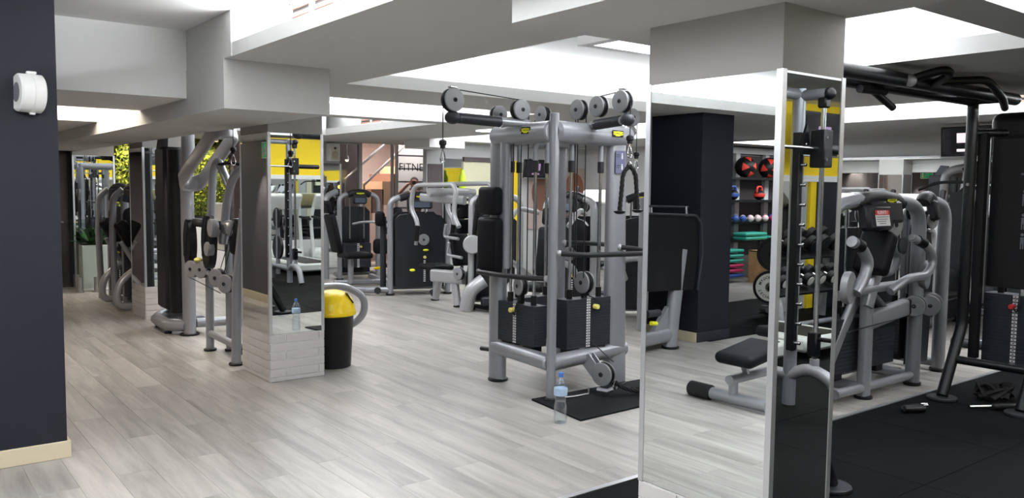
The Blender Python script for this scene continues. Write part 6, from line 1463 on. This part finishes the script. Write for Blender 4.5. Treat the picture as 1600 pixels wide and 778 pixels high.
def downlight(name, loc, target, power, col, size=0.9):
    t = thing(name, 'small recessed spotlight in the ceiling aimed at the %s' % ('left part of the moss wall' if 3 < loc[0] < 4 else 'right part of the moss wall' if loc[0] > 4 else 'wall with the exit sign'), 'spotlight', loc); k = Kit(t)
    k.P('housing', k.mb().lathe([(0.05, 0.0), (0.055, -0.05), (0.05, -0.06), (0.042, -0.02)], seg=18), 'white_plastic'); k.P('lens', k.mb().cyl((0, 0, -0.012), (0, 0, -0.02), 0.04), 'lamp_glow')
    d = bpy.data.lights.new(name + '_light', 'SPOT'); d.energy = power; d.color = col; d.spot_size = size; d.spot_blend = 0.7; d.shadow_soft_size = 0.03
    o = bpy.data.objects.new(name + '_light', d); COL.objects.link(o); o.parent = t; o.location = (0, 0, -0.07)
    o.rotation_euler = (Vector(target) - Vector(loc)).to_track_quat('-Z', 'Y').to_euler()
downlight('spotlight', (3.55, 14.45, 2.389), (3.55, 14.98, 1.9), 80, (1.0, 0.85, 0.5), 1.6)
downlight('spotlight', (4.7, 14.45, 2.389), (4.7, 14.98, 1.8), 45, (1.0, 0.85, 0.5), 1.6)
downlight('spotlight', (1.15, 10.9, 2.199), (0.8, 10.9, 1.2), 45, (1.0, 0.86, 0.72), 0.8)
t = thing('planter', 'white planter box with broad leafy plant behind the glass panel', 'plant', (2.62, 13.62, 0)); k = Kit(t)
k.P('box', k.mb().bb(-0.2, 0.38, -0.14, 0.14, 0, 0.68, 0.01), 'white_plastic'); k.P('soil', k.mb().bb(-0.18, 0.36, -0.12, 0.12, 0.66, 0.69), 'soil')
for i in range(26):
    a = rnd.uniform(0, 2 * PI); L = rnd.uniform(0.22, 0.42); el = rnd.uniform(0.3, 1.2); w0 = rnd.uniform(0.03, 0.06)
    dx = Vector((math.cos(a), math.sin(a) * 0.5, 0)); base = Vector((rnd.uniform(-0.12, 0.25), rnd.uniform(-0.06, 0.06), 0.68)); sd = Vector((-dx.y, dx.x, 0)).normalized()
    P_ = [base + dx * L * math.cos(el) * s_ + Vector((0, 0, 1)) * (L * math.sin(el) * s_ - 0.18 * L * s_ * s_) for s_ in (0, 0.35, 0.7, 1.0)]
    ws = (0.006, w0, w0 * 0.9, 0.002); vs = []; fs = []
    for p, ww in zip(P_, ws): vs += [p - sd * ww + Vector((0, 0, 0.012)), p, p + sd * ww + Vector((0, 0, 0.012))]
    for q in range(3): fs += [(q * 3, q * 3 + 1, q * 3 + 4, q * 3 + 3), (q * 3 + 1, q * 3 + 2, q * 3 + 5, q * 3 + 4)]
    k.P('leaf', k.mb().add(vs, fs), 'leaf')
t = thing('planter', 'long white planter trough below the moss panel', 'planter', (4.0, 14.75, 0)); k = Kit(t)
k.P('trough', k.mb().bb(-0.85, 0.9, -0.16, 0.16, 0, 0.9, 0.01), 'white_plastic'); k.P('soil', k.mb().bb(-0.82, 0.87, -0.13, 0.13, 0.88, 0.91), 'soil')
t = thing('glass_panel', 'low clear glass partition held by steel floor clamps at the far left', 'partition', (2.45, 13.35, 0)); k = Kit(t)
k.P('pane', k.mb().bb(-0.55, 0.32, -0.006, 0.006, 0.06, 1.02), 'glass'); k.P('edge', k.mb().bb(0.318, 0.324, -0.007, 0.007, 0.06, 1.02), 'dark_grey')
for x in (-0.1, 0.12):
    c = k.P('clamp', k.mb().cyl((x, 0, 0.02), (x, 0, 0.22), 0.03, seg=14), 'steel'); k.P('clamp_foot', k.mb().cyl((x, 0, 0), (x, 0, 0.02), 0.06), 'steel', c)
# exit sign on the dark wall
t = thing('exit_sign', 'green emergency exit sign with white running figure on the dark wall', 'sign', (0.8, 10.72, 2.06)); k = Kit(t)
k.P('light_box', k.mb().bb(0.0, 0.05, -0.16, 0.16, -0.11, 0.11, 0.005), 'white_plastic'); k.P('green_face', k.mb().bb(0.05, 0.053, -0.145, 0.145, -0.095, 0.095), 'sign_green')
m = k.mb(); f = 0.0535
for (y0, z0, y1, z1, r) in ((-0.02, 0.04, 0.0, -0.02, .014), (0.0, -0.02, 0.04, -0.05, .01), (0.0, -0.02, -0.03, -0.06, .01), (-0.02, 0.035, 0.03, 0.02, .008), (-0.02, 0.035, -0.055, 0.01, .008)):
    m.cyl((f, y0, z0), (f, y1, z1), r, seg=6)
m.ball((f, -0.03, 0.065), 0.014, 8, (0.3, 1, 1)); m.bb(f - 0.001, f + 0.002, 0.07, 0.12, -0.08, 0.08)
k.P('running_figure', m, 'paper')
# wall lamp on the navy pier
t = thing('wall_lamp', 'white round bulkhead lamp on the navy pier at the left edge', 'lamp', (0.72, 5.30, 2.09)); k = Kit(t)
ax = Vector((-0.985, -0.17, 0.02)).normalized(); o0 = -ax * 0.05
k.P('drum', k.mb().lathe([(0.098, 0.0), (0.106, 0.006), (0.106, 0.05), (0.109, 0.052), (0.109, 0.06), (0.106, 0.062), (0.104, 0.118), (0.096, 0.126), (0.09, 0.126)], o0, ax, 32), 'white_plastic')
k.P('front_face', k.mb().lathe([(0.09, 0.122), (0.088, 0.125), (0.02, 0.127)], o0, ax, 28), 'print_grey')
k.P('hinge', k.mb().box((0.0, -0.01, 0.112), (0.05, 0.03, 0.016), 0.004), 'white_plastic'); k.P('latch', k.mb().box((0.0, -0.01, -0.11), (0.03, 0.03, 0.014), 0.004), 'white_plastic')
k.P('wall_mount', k.mb().bb(0.0, 0.06, 0.0, 0.03, -0.04, 0.04), 'white_plastic')
